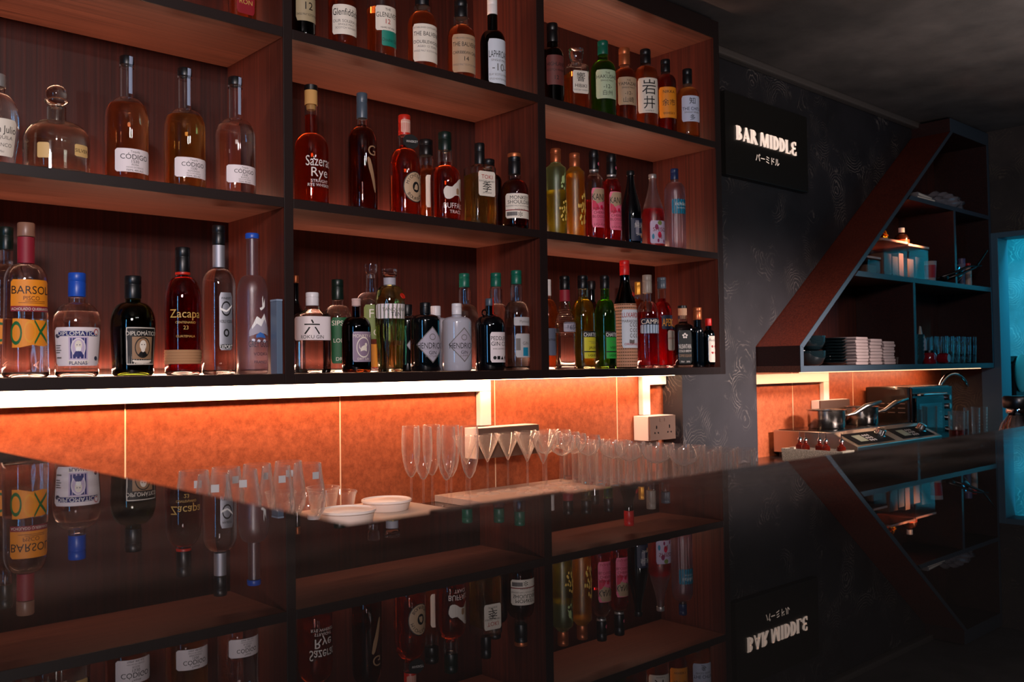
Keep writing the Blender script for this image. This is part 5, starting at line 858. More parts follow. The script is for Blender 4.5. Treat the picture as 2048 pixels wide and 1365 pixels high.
# ------------------------------------------------------------------ stemware: one of each kind with its parts, then copies
def foot_stem(t, R_, hs, rs=.0035):
    latheo('foot', [(0, 0), (R_, 0), (R_, .0012), (R_*.5, .0030), (rs*1.6, .006), (rs, .010)] + [(rs*(1-.15*math.sin(PI*k/6)), .010+(hs-.010)*k/6) for k in range(1, 6)] + [(rs*1.1, hs), (0, hs)], THIN, t, 24)
def bowl(t, prof, name='bowl', m=None):
    th = .0012; inn = [(max(r-th, 0), z+(th if i == 0 else 0)) for i, (r, z) in enumerate(prof)]
    latheo(name, prof + [(prof[-1][0]-th/2, prof[-1][1]+.0005)] + inn[::-1], m or THIN, t, 32)
def proto(kind):
    nm = {'wine': 'wine_glass', 'flute': 'champagne_flute', 'martini': 'martini_glass', 'coupe': 'cocktail_coupe', 'saucer': 'saucer_glass', 'highball': 'highball_glass'}[kind]
    t = empty(nm, '', 'glass')
    if kind == 'wine':
        foot_stem(t, .036, .085); bowl(t, [(0, .085), (.012, .086), (.026, .095), (.036, .115), (.038, .135), (.036, .165), (.031, .20), (.029, .222)])
        boxo('sticker', -.0075, .0075, -.0335, -.0325, .188, .204, paper('glasswhite'), t, bev=0)
    if kind == 'flute': foot_stem(t, .033, .095, .003); bowl(t, [(0, .095), (.007, .098), (.017, .115), (.0235, .14), (.0265, .17), (.0265, .20), (.0245, .235)])
    if kind == 'martini': foot_stem(t, .036, .095, .003); bowl(t, [(0, .095), (.004, .098), (.0415, .178)])
    if kind == 'coupe': foot_stem(t, .034, .115, .003); bowl(t, [(0, .115), (.012, .117), (.028, .127), (.037, .145), (.039, .165), (.036, .178)])
    if kind == 'saucer': foot_stem(t, .036, .090, .005); bowl(t, [(0, .090), (.018, .092), (.036, .103), (.046, .122), (.048, .140)])
    if kind == 'highball':
        latheo('base', [(0, 0), (.026, 0), (.0275, .002), (.0275, .010), (0, .010)], STEMG, t, 28); bowl(t, [(.0276, .0005), (.0285, .10), (.029, .132)])
    return t
PROTO = {}
NAT = dict(wine=.222, flute=.235, martini=.178, coupe=.178, saucer=.140, highball=.132)
GRP = dict(wine='wine glasses standing on the back counter', flute='champagne flutes at the end of the glass rows', martini='martini glasses on the tray', coupe='cocktail coupes on the tray', saucer='wide saucer glasses among the tumblers', highball='straight tumblers in rows on the tray')
LBL = dict(wine='clear wine glass with a paper sticker on the back counter', flute='tall clear champagne flute beside the martini glasses', martini='clear martini glass on the tray in front of the orange tiles', coupe='clear round-bowled coupe among the martini glasses', saucer='wide clear saucer glass standing among tumblers', highball='clear straight tumbler in the long rows on the tray')
for kind, X_, Y_, zb, h_, lb in STEMWARE:
    if kind not in PROTO: PROTO[kind] = o = proto(kind)
    else: o = copy_tree(PROTO[kind])
    s = max(.8, min(1.25, h_/NAT[kind]))
    o.location = (X_, Y_, zb+.0006); o.scale = (1, 1, s); o.rotation_euler = (0, 0, rnd.uniform(-.5, .5)); o['label'] = LBL[kind]; o['group'] = GRP[kind]

# ------------------------------------------------------------------ bowls and boxes near the inner corner of the bar
tag(boxo('cutting_board', .200, .62, -.215, .150, -.3995, -.352, mat('board_white', '#c8b4a4', .4), bev=.004), 'thick pale board on the back counter under the deli tubs', 'board')
def clear_bowl(x, y, ztop, r, label):
    t = empty('prep_bowl', label, 'bowl', (x, y, -.3515), 0, 'clear prep bowls on the pale board'); h = ztop+.3515
    pr = [(0, 0), (r*.66, 0), (r*.72, .002), (r*.90, h*.75), (r*.95, h*.9), (r, h-.003), (r, h), (r*.94, h), (r*.90, h*.88), (r*.84, h*.72), (r*.67, .004), (0, .0035)]
    latheo('bowl', pr, THIN, t, 36)
clear_bowl(.246, .098, -.290, .0385, 'clear prep bowl nearest the wine glasses')
clear_bowl(.266, .012, -.290, .0430, 'clear prep bowl in front of the others, beside a white lid')
clear_bowl(.366, .100, -.290, .0430, 'clear prep bowl at the back against the orange tiles')
clear_bowl(.358, .008, -.292, .0430, 'clear prep bowl between the two white tubs')
def tub(x, y, ztop, r, label):
    t = empty('deli_tub', label, 'food tub', (x, y, -.3515)); h = ztop+.3515
    latheo('tub', [(0, 0), (r*.84, 0), (r*.88, .003), (r*.95, h-.008), (0, h-.008)], mat('tub_white', '#ecd8cc', .35), t, 40)
    latheo('lid', [(0, h-.0075), (r*.97, h-.0075), (r, h-.006), (r, h-.001), (r*.97, h), (r*.93, h), (r*.91, h-.003), (r*.62, h-.004), (r*.58, h-.0022), (0, h-.0022)], mat('lid_white', '#f6e6dc', .35), t, 44)
tub(.300, -.118, -.316, .066, 'white round lidded tub closest to the bar corner')
tub(.492, .000, -.324, .064, 'white round lidded tub behind, next to the small ridged cups')
for x, y, lb in ((.668, .128, 'small ridged clear cup beside the white tub'), (.690, .060, 'small ridged clear cup next to the flutes')):
    t = empty('ridged_cup', lb, 'cup', (x, y, -.3995))
    latheo('cup', [(0, 0), (.024, 0), (.0275, .030), (.026, .030), (.0228, .002), (0, .002)], THIN, t, 64, 2.0, lambda a, z: 1+.03*math.cos(a*32))
# black rubber mat roll at the service side of the bar
t = empty('bar_caddy', 'low black caddy peeking over the inner bar edge', 'caddy', (-.36, -1.42, -.3995))
boxo('body', -.07, .075, -.03, .030, 0, .288, RUBBER, t, bev=.006); boxo('rim', -.072, .077, -.032, .032, .2884, .2930, DSTEEL, t, bev=.002)
# chrome shaker beside the bar end
t = empty('cocktail_shaker', 'blurred chrome shaker with a black lid at the far end of the bar', 'shaker', (1.40, -1.20, -.3995))
latheo('body', [(0, 0), (.045, 0), (.05, .004), (.052, .18), (.050, .215), (.036, .262), (.020, .285), (0, .285)], CHROME, t, 40)
latheo('neck', [(0, .2855), (.024, .2855), (.026, .29), (.024, .298), (0, .298)], CHROME, t, 32)
latheo('lid', [(0, .2985), (.030, .2985), (.032, .302), (.032, .322), (.029, .326), (0, .326)], BLACK, t, 32)

# ------------------------------------------------------------------ induction hob with control panels
def hob():
    X0, X1, YBk, YF, ZT, ZBm = 2.76, 3.585, .275, .0, -.284, -.380
    t = empty('induction_hob', 'double steel induction hob with two sloping control panels', 'hob', ((X0+X1)/2, .08, -.3995)); cx = (X0+X1)/2; cz = -.3995; c_y = .08
    bm = bmesh.new(); prof = [(YBk, ZBm), (YBk, ZT), (YF, ZT), (-.118, -.340), (-.118, ZBm)]
    a = [bm.verts.new((X0-cx, y-c_y, z-cz)) for y, z in prof]; b_ = [bm.verts.new((X1-cx, y-c_y, z-cz)) for y, z in prof]
    bm.faces.new(a); bm.faces.new(b_[::-1])
    for i in range(5): bm.faces.new((a[i], b_[i], b_[(i+1) % 5], a[(i+1) % 5]))
    bmesh.ops.recalc_face_normals(bm, faces=bm.faces); bmesh.ops.bevel(bm, geom=bm.edges[:], offset=.0015, segments=1, affect='EDGES')
    from_bm('housing', bm, STEEL, t)
    for k in range(2):
        xa = X0-cx+.02+k*.412; boxo('glass_top', xa, xa+.372, .02-c_y, .262-c_y, ZT-cz+.0002, ZT-cz+.003, mat('hob_glass', '#08080a', .15), t)
        n = Vector((0, -.056, .118)).normalized(); ux = Vector((1, 0, 0)); uy = Vector((0, .118, .056)).normalized()
        o = Vector((xa+.186, -.059-c_y, -.312-cz))
        def quad(name, u0, u1, v0, v1, m, lift, par, th=.002):
            bm = bmesh.new(); c8 = [o+ux*u+uy*v+n*w for w in (lift-th, lift) for u, v in ((u0, v0), (u1, v0), (u1, v1), (u0, v1))]
            vs = [bm.verts.new(c) for c in c8]
            for f in ((4, 5, 6, 7), (0, 3, 2, 1), (0, 1, 5, 4), (1, 2, 6, 5), (2, 3, 7, 6), (3, 0, 4, 7)): bm.faces.new([vs[i] for i in f])
            return from_bm(name, bm, m, par)
        pn = quad('control_panel', -.165, .165, -.048, .040, mat('panel_black', '#060607', .7, spec=.1), .0016, t)
        quad('display', -.115, -.045, -.030, .020, mat('lcd_green', '#6c7460', .3), .0030, pn)
        for i in range(3):
            for j in range(3):
                bm = bmesh.new(); c0 = o+ux*(-.025+.022*i)+uy*(-.028+.020*j)+n*.0028; vs = [bm.verts.new(c0+(ux*math.cos(q)+uy*math.sin(q))*.0075) for q in [2*PI*e/12 for e in range(12)]]; bm.faces.new(vs)
                from_bm('button', bm, mat('button_grey', '#a8a4a0', .4), pn)
        bm = bmesh.new(); lathe(bm, [(0, 0), (.026, 0), (.026, .006), (.021, .008), (.020, .030), (.017, .032), (0, .032)], 28)
        q = n.to_track_quat('Z', 'Y').to_matrix(); bmesh.ops.rotate(bm, verts=bm.verts, cent=(0, 0, 0), matrix=q); bmesh.ops.translate(bm, verts=bm.verts, vec=o+ux*.105+n*.0018); bmesh.ops.recalc_face_normals(bm, faces=bm.faces)
        from_bm('dial', bm, CHROME, pn, True, sharp=.6)
    for x in (X0-cx+.03, X1-cx-.03):
        for y in (-.09-c_y, .24-c_y): boxo('foot', x-.02, x+.02, y-.015, y+.015, 0, ZBm-cz-.0003, RUBBER, t, bev=.001)
hob()
def saucepan(x, y, r, h, ang, L, label):
    t = empty('saucepan', label, 'saucepan', (x, y, -.2805), ang)
    latheo('pan', [(0, 0), (r*.92, 0), (r*.97, .006), (r*.98, h-.004), (r*1.05, h), (r*1.05, h+.0012), (r*.95, h-.002), (r*.94, .010), (0, .004)], mat('pan_steel', '#c8c0b8', .2, 1.0), t, 48)
    bm = bmesh.new(); tube(bm, [(r*.99, 0, h*.62), (r+.03, 0, h*.68), (r+.06, 0, h*.74), (r+L*.6, 0, h*.74+L*.16), (r+L, 0, h*.74+L*.26)], [.005, .005, .009, .012, .007], 12); from_bm('handle', bm, STEEL, t, True)
saucepan(2.972, .135, .083, .082, -.50, .20, 'steel saucepan on the hob nearest the tiled socket, handle to the right')
saucepan(3.330, .150, .078, .082, -.40, .20, 'steel saucepan on the second ring, beside the toaster oven')

# ------------------------------------------------------------------ toaster oven
def oven():
    X0, X1, Y0, Y1, Z0, Z1 = 3.64, 4.12, .045, .285, -.3995, -.112
    t = empty('toaster_oven', 'black toaster oven with glass door and side louvres', 'toaster oven', (X0, Y0, Z0)); W_, D_, H_ = X1-X0, Y1-Y0, Z1-Z0
    boxo('housing', 0, W_, .012, D_, .012, H_, mat('oven_black', '#16130f', .28, coat=.4), t, bev=.012)
    boxo('front_frame', .004, W_-.004, 0, .0115, .014, H_-.006, mat('oven_front', '#0c141a', .22, coat=.6), t, bev=.003)
    d = boxo('door', .02, W_*.72, -.012, -.0005, .03, H_-.055, mat('oven_glass', '#04080c', .05, coat=1), t, bev=.002)
    boxo('door_window', .05, W_*.66, -.0135, -.0122, .055, H_-.085, thin_glass('oven_pane', (.5, .6, .65)), d, bev=0)
    bm = bmesh.new(); tube(bm, [(.03, -.004, H_-.040), (.03, -.034, H_-.040), (.05, -.038, H_-.040), (W_*.66, -.038, H_-.040), (W_*.69, -.034, H_-.040), (W_*.69, -.004, H_-.040)], .006, 10); from_bm('handle', bm, CHROME, t, True)
    for z in (.06, .12, .18, .225):
        bm = bmesh.new(); lathe(bm, [(0, 0), (.016, 0), (.016, .012), (.013, .016), (0, .016)], 20); bmesh.ops.rotate(bm, verts=bm.verts, cent=(0, 0, 0), matrix=Matrix.Rotation(PI/2, 3, 'X')); bmesh.ops.translate(bm, verts=bm.verts, vec=(W_*.86, -.0005, z)); bmesh.ops.recalc_face_normals(bm, faces=bm.faces); from_bm('knob', bm, CHROME, t, True, sharp=.6)
    for i in range(4):
        for j in range(3): boxo('louvre', -.003, -.0003, .035+i*.052, .070+i*.052, H_-.085-j*.022, H_-.081-j*.022, STEEL, t, bev=0)
    for x in (.04, W_-.04):
        for y in (.04, D_-.04): boxo('foot', x-.012, x+.012, y-.012, y+.012, 0, .0117, RUBBER, t, bev=.001)
oven()
# tap
t = empty('kitchen_tap', 'chrome gooseneck tap behind the toaster oven', 'tap', (4.20, .16, -.3995))
bm = bmesh.new(); pts = [(0, 0, .025), (0, 0, .22)] + [(.145-.145*math.cos(a), -.02*a, .22+.125*math.sin(a)) for a in [PI*i/14 for i in range(1, 13)]]
tube(bm, pts, .011, 12); from_bm('spout', bm, CHROME, t, True)
latheo('base', [(0, 0), (.026, 0), (.026, .006), (.018, .010), (.016, .0245), (0, .0245)], CHROME, t, 24)
# glasses by the tap
for i, (x, y, h, lb, red) in enumerate(((3.80, -.10, .165, 'clear cup with reddish drink beside the toaster oven door', 1), (3.885, -.085, .165, 'clear tumbler with reddish drink next to the clear jugs', 1), (3.99, -.10, .175, 'clear measuring jug with marked lines in front of the brown wall', 0), (4.10, -.095, .175, 'clear measuring jug closest to the blue casing', 0))):
    t = empty('drinking_glass' if red else 'measuring_jug', lb, 'glass' if red else 'jug', (x, y, -.3995))
    latheo('body', [(0, 0), (.032, 0), (.034, .004), (.038, h), (.0365, h), (.0322, .008), (0, .007)], THIN, t, 28)
    if red: latheo('drink', [(0, .0075), (.0318, .0085), (.0345, .075), (0, .075)], mat('red_drink', '#e05030', 0, trans=1, ior=1.33), t, 28)
    else:
        bm = bmesh.new()
        for k in range(7): z = .04+k*.016; vs = [bm.verts.new(((.0348+z*.022)*math.sin(q), -(.0348+z*.022)*math.cos(q), z+dz)) for q, dz in ((-.2, 0), (.25, 0), (.25, .0012), (-.2, .0012))]; bm.faces.new(vs)
        o = from_bm('scale_marks', bm, paper('white'), t)
# cut-crystal tray with dasher bottles
t = empty('crystal_holder', 'cut crystal holder packed with small bitters bottles by the hob', 'holder', (2.625, -.01, -.3995))
latheo('holder', [(0, 0), (.049, 0), (.052, .004), (.054, .056), (.048, .056), (.046, .006), (0, .006)], speckle('cut_glass', '#e8d8b8', .25, '#4c3c28', '#f4e8d0', 260, .6), t, 4, 2.0)
t.children[0].data.transform(Matrix.Diagonal((1.25, 3.6, 1, 1)) @ Matrix.Rotation(0, 4, 'Z'))
DP = [(.085, .012), (.045, -.012), (-.005, .012), (-.045, -.010), (-.105, .005)]
lbs = ['bitters dasher bottle at the end of the crystal holder nearest the wall', 'second bitters dasher bottle from the wall end', 'middle bitters dasher bottle in the crystal holder', 'bitters dasher bottle just past the middle of the holder', 'bitters dasher bottle standing apart at the front end']
for (dy, dx), lb in zip(DP, lbs):
    t = empty('bitters_bottle', lb, 'bottle', (2.625+dx, -.01+dy, -.3930))
    latheo('glass_body', [(0, 0), (.013, 0), (.014, .003), (.0175, .055), (.0165, .064), (.008, .072), (.0065, .084), (0, .084)], mat('bitters_red', '#902818', .05, trans=.8), t, 20)
    latheo('dasher', [(0, .0845), (.009, .0845), (.007, .092), (.0025, .096), (.0018, .118), (0, .118)], CHROME, t, 16)

# ------------------------------------------------------------------ stair cabinet, lowest shelf
def dish_stack(kind, name, x, y, z, n, r, h, m, labels, group, start='bowl'):
    first = None
    for i in range(n):
        if first is None:
            if kind == 'bowl': o = latheo(name, [(0, 0), (r*.45, 0), (r*.55, .003), (r*.85, h*1.2), (r, h*2.2), (r*.97, h*2.2), (r*.80, h*1.25), (r*.5, .006), (0, .005)], m, None, 36)
            else: o = latheo(name, [(0, 0), (r*.6, 0), (r*.7, .0015), (r, h*.9), (r*.99, h), (r*.68, .004), (0, .0035)], m, None, 36)
            first = o
        else: o = first.copy(); COL.objects.link(o)
        o.location = (x+rnd.uniform(-.001, .001), y+rnd.uniform(-.001, .001), z+i*h+.0004); tag(o, labels if isinstance(labels, str) else labels[i], 'bowl' if kind == 'bowl' else 'plate', group)
BWL = mat('glazed_dark_bowl', '#101c20', .12, coat=1)
for i, (z_, lb) in enumerate(((.0005, 'large dark glazed bowl, bottom one at the sloping side'), (.066, 'large dark glazed bowl on top of the other at the sloping side'))):
    o = latheo('serving_bowl', [(0, 0), (.035, 0), (.05, .006), (.066, .035), (.068, .064), (.064, .064), (.060, .035), (.045, .012), (0, .010)], BWL, None, 40); o.location = (2.815, .12, z_); tag(o, lb, 'bowl')
dish_stack('plate', 'dark_saucer', 2.96, .09, 0, 9, .062, .0135, BWL, 'dark glazed shallow dish in the stack beside the napkins', 'dark dishes stacked beside the napkins')
NAP = mat('napkin_cloth', '#b09c98', .9)
def napkins(x, y, n, th, label, group, w_=.115, d_=.13):
    first = None
    for i in range(n):
        if first is None:
            bm = bmesh.new()
            prof = []
            for k in range(9): a = -PI/2+PI*k/8; prof.append((w_/2-th*.5+math.cos(a)*th*.46, th*.5+math.sin(a)*th*.46))
            prof += [(-w_/2+.004, th*.96), (-w_/2, th*.55), (-w_/2+.002, th*.52), (-w_/2, th*.45), (-w_/2+.004, th*.04)]
            a_ = [bm.verts.new((px, -d_/2, pz)) for px, pz in prof]; b_ = [bm.verts.new((px, d_/2, pz)) for px, pz in prof]
            bm.faces.new(a_); bm.faces.new(b_[::-1])
            for q in range(len(prof)): bm.faces.new((a_[q], b_[q], b_[(q+1) % len(prof)], a_[(q+1) % len(prof)]))
            bmesh.ops.recalc_face_normals(bm, faces=bm.faces); bmesh.ops.bevel(bm, geom=[e for e in bm.edges if abs(e.verts[0].co.y-e.verts[1].co.y) < 1e-6 and e.calc_face_angle(0) > 1.2], offset=.0015, segments=1, affect='EDGES')
            first = o = from_bm('folded_napkin', bm, NAP)
        else: o = first.copy(); COL.objects.link(o)
        o.location = (x+rnd.uniform(-.003, .003), y+rnd.uniform(-.003, .003), .0008+i*th); o.rotation_euler = (0, 0, rnd.uniform(-.02, .02)); tag(o, label, 'napkin', group)
napkins(3.095, .085, 9, .0140, 'folded white napkin in the tall stack touching the dark dishes', 'napkins in the stack touching the dark dishes')
napkins(3.228, .085, 8, .0148, 'folded white napkin in the middle stack', 'napkins in the middle stack')
napkins(3.362, .085, 8, .0136, 'folded white napkin in the stack nearest the cabinet divider', 'napkins in the stack nearest the divider')
for i, x in enumerate((3.46, 3.51, 3.56)):
    o = latheo('shot_glass', [(0, 0), (.017, 0), (.020, .035), (.0188, .035), (.0155, .004), (0, .004)], THIN, None, 20); o.location = (x-.005, .09, .0005); tag(o, ['small shot glass against the napkin stack', 'small shot glass between two others in the cabinet', 'small shot glass against the cabinet divider'][i], 'glass')
TEAL = mat('teal_cup_glaze', '#27454c', .3)
for k, (x, n) in enumerate(((3.665, 6), (3.735, 6))):
    dish_stack('bowl', 'stacked_cup', x, .05, 0, n, .030, .0205, TEAL, ['teal cup in the stack touching the cabinet divider', 'teal cup in the stack beside the red jar'][k], ['teal cups stacked at the divider', 'teal cups stacked beside the red jar'][k])
t = empty('storage_jar', 'big clear jar with rounded top behind the squeeze bottles', 'jar', (3.73, .18, .0005))
latheo('jar', [(0, 0), (.055, 0), (.06, .005), (.062, .15), (.058, .19), (.035, .225), (0, .235)], mat('jar_glass', '#c8d0d4', .15, trans=.7), t, 28)
def squeeze(x, y, h, col, lb):
    t = empty('squeeze_bottle', lb, 'squeeze bottle', (x, y, .0005))
    latheo('bottle', [(0, 0), (.026, 0), (.028, .004), (.028, h*.62), (.024, h*.68), (0, h*.68)], mat('squeeze_'+col.strip('#'), col, .35, trans=.3), t, 24)
    latheo('nozzle', [(0, h*.684), (.020, h*.684), (.020, h*.74), (.008, h*.80), (.003, h), (0, h)], mat('nozzle_clear', '#c8bcb0', .3), t, 20)
squeeze(3.815, .12, .225, '#e88820', 'squeeze bottle of orange sauce behind the teal cups')
squeeze(3.90, .11, .195, '#c8bcc0', 'cloudy squeeze bottle above the red jar')
squeeze(3.965, .135, .195, '#b8b4bc', 'grey squeeze bottle next to the row of tumblers')
t = empty('sauce_jar', 'short round red jar in front of the squeeze bottles', 'jar', (3.855, .045, .0005))
latheo('jar', [(0, 0), (.028, 0), (.033, .008), (.033, .045), (.026, .056), (0, .056)], mat('jar_red', '#8c1020', .15, coat=1), t, 28)
latheo('lid', [(0, .0565), (.028, .0565), (.028, .068), (0, .069)], BLACK, t, 28)
t = empty('sauce_jar', 'red jar lying between the cups and the tumblers', 'jar', (3.93, .03, .0282), PI/2*.0); bm = bmesh.new(); lathe(bm, [(0, 0), (.024, 0), (.027, .006), (.027, .04), (.02, .05), (0, .05)], 24); bmesh.ops.rotate(bm, verts=bm.verts, cent=(0, 0, 0), matrix=Matrix.Rotation(PI/2, 3, 'X')); bmesh.ops.recalc_face_normals(bm, faces=bm.faces); from_bm('jar', bm, mat('jar_red', ''), t, True, sharp=.6)
first = None
for i in range(6):
    for j in range(2):
        x = 4.06+i*.076; 
        for k in range(2):
            if first is None:
                bm = bmesh.new(); lathe(bm, [(0, 0), (.026, 0), (.028, .003), (.033, .098), (.0315, .098), (.0262, .006), (0, .005)], 24); bmesh.ops.recalc_face_normals(bm, faces=bm.faces); first = o = from_bm('stacked_tumbler', bm, STEMG, None, True, sharp=.6)
            else: o = first.copy(); COL.objects.link(o)
            o.location = (x, .07+j*.08, .0005+k*.046); tag(o, 'clear tumbler nested in the double row at the end of the cabinet shelf', 'glass', 'tumblers at the end of the cabinet shelf')

# ------------------------------------------------------------------ stair cabinet, middle shelf
Z1 = .4204
def statue():
    t = empty('golden_figurine', 'small shiny golden figurine standing on the plastic box lid', 'figurine', (3.50, .10, .5995), .4)
    bm = bmesh.new(); sk = [((0, 0, .012), .020), ((0, 0, .03), .018), ((0, 0, .05), .013), ((0, 0, .066), .008), ((0, 0, .078), .011), ((0, 0, .09), .004)]
    lathe(bm, [(0, 0), (.024, 0), (.024, .006), (.017, .010), (.020, .018), (.018, .034), (.013, .052), (.007, .058), (.006, .061), (.0115, .068), (.0115, .076), (.006, .084), (.002, .094), (0, .095)], 24); bmesh.ops.recalc_face_normals(bm, faces=bm.faces)
    G = mat('polished_gold', '#e89820', .16, metal=1.0)
    from_bm('body', bm, G, t, True, sharp=.9)
    for s in (-1, 1):
        bm = bmesh.new(); tube(bm, [(s*.012, 0, .050), (s*.022, -.004, .040), (s*.020, -.014, .030), (s*.006, -.019, .030)], [.0055, .005, .0045, .004], 8); from_bm('arm', bm, G, t, True)
statue()
def tub_box(x0, x1, y0, y1, z0, h, lb, fill=None):
    t = empty('plastic_container', lb, 'container', ((x0+x1)/2, (y0+y1)/2, z0)); w_, d_ = (x1-x0)/2, (y1-y0)/2
    boxo('box', -w_, w_, -d_, d_, 0, h-.012, PLAST, t, bev=.006)
    boxo('lid', -w_-.003, w_+.003, -d_-.003, d_+.003, h-.0115, h, mat('lid_frosted', '#d0a090', .35, trans=.25), t, bev=.003)
    if fill:
        for i, (a, b_, hh, c) in enumerate(fill): boxo('contents', a, b_, -d_+.012, d_-.012, .003, hh, mat('contents_'+c.strip('#'), c, .6), t, bev=.003)
tub_box(3.20, 3.335, .04, .20, Z1, .085, 'low clear plastic container at the sloping end of the shelf', [(-.05, .05, .045, '#5c4438')])
tub_box(3.345, 3.60, .03, .22, Z1, .178, 'tall clear plastic container carrying the golden figurine', [(-.11, -.02, .11, '#6c4838'), (-.01, .05, .10, '#28242c'), (.06, .11, .12, '#4c3430')])
tub_box(3.61, 3.84, .03, .22, Z1, .172, 'clear plastic container under the brown orange-label bottle', [(-.10, -.03, .10, '#3c3034'), (-.01, .09, .115, '#202028')])
t = empty('syrup_bottle', 'brown bottle with white cap and orange label standing on a container', 'bottle', (3.74, .12, Z1+.1725))
latheo('glass_body', [(0, 0), (.034, 0), (.036, .004), (.036, .045), (.030, .060), (.014, .068), (.013, .074), (0, .074)], mat('syrup_brown', '#2c1408', .15, coat=.6), t, 28)
latheo('label', [(.0365, .006), (.0367, .008), (.0367, .034), (.0365, .036)], mat('syrup_label', '#d85418', .5), t, 28); latheo('cap', [(0, .0745), (.015, .0745), (.015, .098), (0, .099)], WHITE, t, 20)
for i, (x, y, h, c, lb) in enumerate(((3.885, .130, .125, '#b8a8a4', 'tall ribbed paper cup on the cabinet shelf'), (3.905, .055, .105, '#ac9c98', 'white printed paper cup with red side'))):
    t = empty('paper_cup', lb, 'cup', (x, y, Z1)); latheo('cup', [(0, 0), (.026, 0), (.0265, .002), (.034, h), (.033, h), (.026, .004), (0, .004)], mat('cup_'+c.strip('#'), c, .6), t, 32)
    if i: latheo('label', [(.0285, .02), (.0330, .085)], mat('cup_red', '#a82028', .5), t, 32); 
def ladle(x, y, z, L, rx, rz, lb):
    t = empty('steel_ladle', lb, 'utensil', (x, y, z), rz)
    bm = bmesh.new(); tube(bm, [(0, 0, .012), (L*.35, 0, .014+L*.10), (L*.7, 0, .016+L*.24), (L, 0, .018+L*rx)], [.004, .007, .006, .003], 8); from_bm('handle', bm, DSTEEL, t, True)
    latheo('cup', [(0, .0), (.012, .001), (.020, .010), (.022, .020), (.021, .020), (.018, .011), (0, .003)], DSTEEL, t, 20, c=(-.018, 0))
ladle(3.995, .062, Z1+.010, .24, .25, -.75, 'steel ladle resting low, handle rising past the thin divider')
ladle(3.900, .215, Z1+.012, .17, 1.05, .05, 'steel ladle at the back with its handle pointing up in the dark')
ladle(4.020, .012, Z1+.010, .23, .62, -.60, 'steel ladle with handle crossing high in front of the thin divider')
t = empty('mixing_bowl', 'shiny steel mixing bowl tipped on its side, catching blue light', 'bowl', (4.27, .12, Z1+.080), 0)
t.rotation_euler = (.25, .55, 0)
latheo('bowl', [(0, -.068), (.03, -.066), (.062, -.045), (.080, -.012), (.086, .020), (.083, .020), (.077, -.011), (.059, -.042), (.028, -.063), (0, -.065)], CHROME, t, 44)
for x, y, r, h, c1, c2, lb in ((4.40, .055, .016, .13, '#c8a898', '#c81818', 'slim spray can with red cap beside the steel bowl'), (4.455, .11, .024, .165, '#8c88a0', '#6c5c80', 'tall grey-lilac spray can by the cabinet side'), (4.40, .17, .016, .155, '#c03020', '#c81818', 'red can behind the slim one')):
    t = empty('spray_can', lb, 'can', (x, y, Z1)); latheo('can', [(0, 0), (r, 0), (r, h*.78), (r*.85, h*.81), (0, h*.81)], mat('can_'+c1.strip('#'), c1, .35), t, 24); latheo('cap', [(0, h*.8105), (r*.8, h*.8105), (r*.8, h-.002), (r*.6, h), (0, h)], mat('cancap_'+c2.strip('#'), c2, .4), t, 20)
t = empty('hand_torch', 'small dark torch head leaning in the corner above the spray cans', 'torch', (4.50, .17, Z1)); bm = bmesh.new(); tube(bm, [(0, 0, 0), (0, 0, .14), (-.005, 0, .165)], [.024, .024, .014], 16); from_bm('canister', bm, mat('torch_blue', '#182028', .3), t, True)
bm = bmesh.new(); tube(bm, [(-.004, 0, .166), (-.02, -.01, .19), (-.05, -.015, .215)], [.011, .010, .007], 12); from_bm('nozzle', bm, CHROME, t, True)
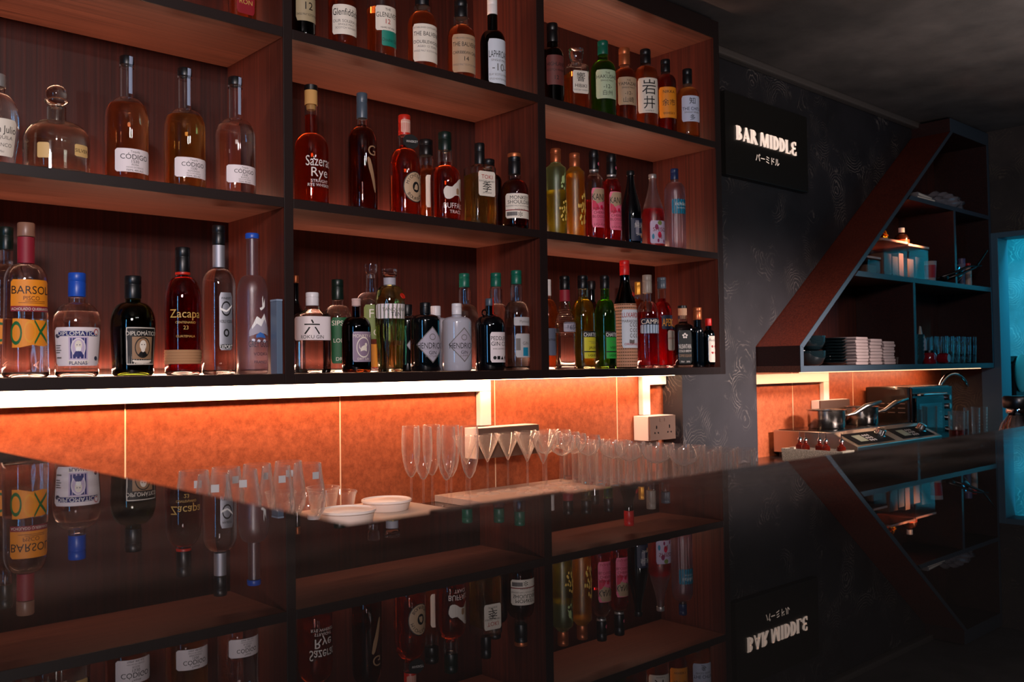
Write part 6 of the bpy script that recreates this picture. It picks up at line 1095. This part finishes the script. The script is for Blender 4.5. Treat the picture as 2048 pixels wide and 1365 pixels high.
# top shelf: flat boxes and a wrapped bundle
Z2 = .8224
for i, (x0, x1, y0, y1, z0, h, c, lb) in enumerate(((3.72, 4.00, .03, .22, Z2, .022, '#6c6668', 'lower flat pale box on the top cabinet shelf'), (3.74, 4.02, .05, .24, Z2+.0225, .020, '#807878', 'upper flat pale box on the top cabinet shelf'))):
    t = empty('flat_box', lb, 'box', ((x0+x1)/2, (y0+y1)/2, z0), .10*i); w_, d_ = (x1-x0)/2, (y1-y0)/2
    boxo('box', -w_, w_, -d_, d_, 0, h, mat('box_grey', c, .5), t, bev=.002); boxo('page_edge', -w_+.01, w_*.5, -d_-.0012, -d_-.0002, .004, h-.004, mat('page_white', '#f0dcc8', .6), t, bev=0)
bm = bmesh.new(); bmesh.ops.create_icosphere(bm, subdivisions=4, radius=1)
for v in bm.verts: f = 1+.16*math.sin(v.co.x*9+v.co.y*5)+.10*math.sin(v.co.y*17+v.co.z*11); v.co = Vector((v.co.x*.165*f, v.co.y*.085*f, max(-.048, v.co.z*.058*f)))
o = from_bm('wrapped_bundle', bm, mat('wrap_film', '#9a9094', .25, trans=.45), None, True, (4.27, .14, Z2+.0485)); tag(o, 'crumpled plastic-wrapped bundle on the top cabinet shelf', 'bundle')

# dark machine in the opening, seen past the casing
t = empty('slicing_machine', 'dark rounded machine with a grey disc behind the opening', 'machine', (4.93, .03, -.42), 0)
latheo_ = None
bm = bmesh.new(); prism(bm, [(-.11, 0), (.13, 0), (.12, .18), (.07, .36), (.0, .45), (-.06, .46), (-.11, .42)], -.055, .055); bmesh.ops.bevel(bm, geom=bm.edges[:], offset=.012, segments=2, affect='EDGES'); from_bm('housing', bm, mat('machine_black', '#06080a', .3), t)
bm = bmesh.new(); lathe(bm, [(0, 0), (.10, 0), (.11, .006), (.10, .012), (0, .012)], 40); bmesh.ops.rotate(bm, verts=bm.verts, cent=(0, 0, 0), matrix=Matrix.Rotation(PI/2, 3, 'X')); bmesh.ops.translate(bm, verts=bm.verts, vec=(-.03, -.0565, .36)); bmesh.ops.recalc_face_normals(bm, faces=bm.faces); from_bm('disc', bm, STEEL, t, True, sharp=.6)
tag(boxo('side_table', 4.75, 5.30, -.75, .25, ZF+.001, -.4205, WOOD_D, bev=.004), 'low dark table in the side room carrying the machine', 'table')
# wall light in the side room

t = empty('gift_box', 'slim upright grey-blue box wedged between the frosted vodka bottle and the divider', 'box', (.1955, .020, .0004))
boxo('box', -.0075, .0075, -.015, .016, 0, .172, mat('box_slate_blue', '#5c6c80', .4), t, bev=.001); boxo('lid', -.008, .008, -.0155, .0165, .1722, .177, mat('box_slate_light', '#8898ac', .4), t, bev=.001)
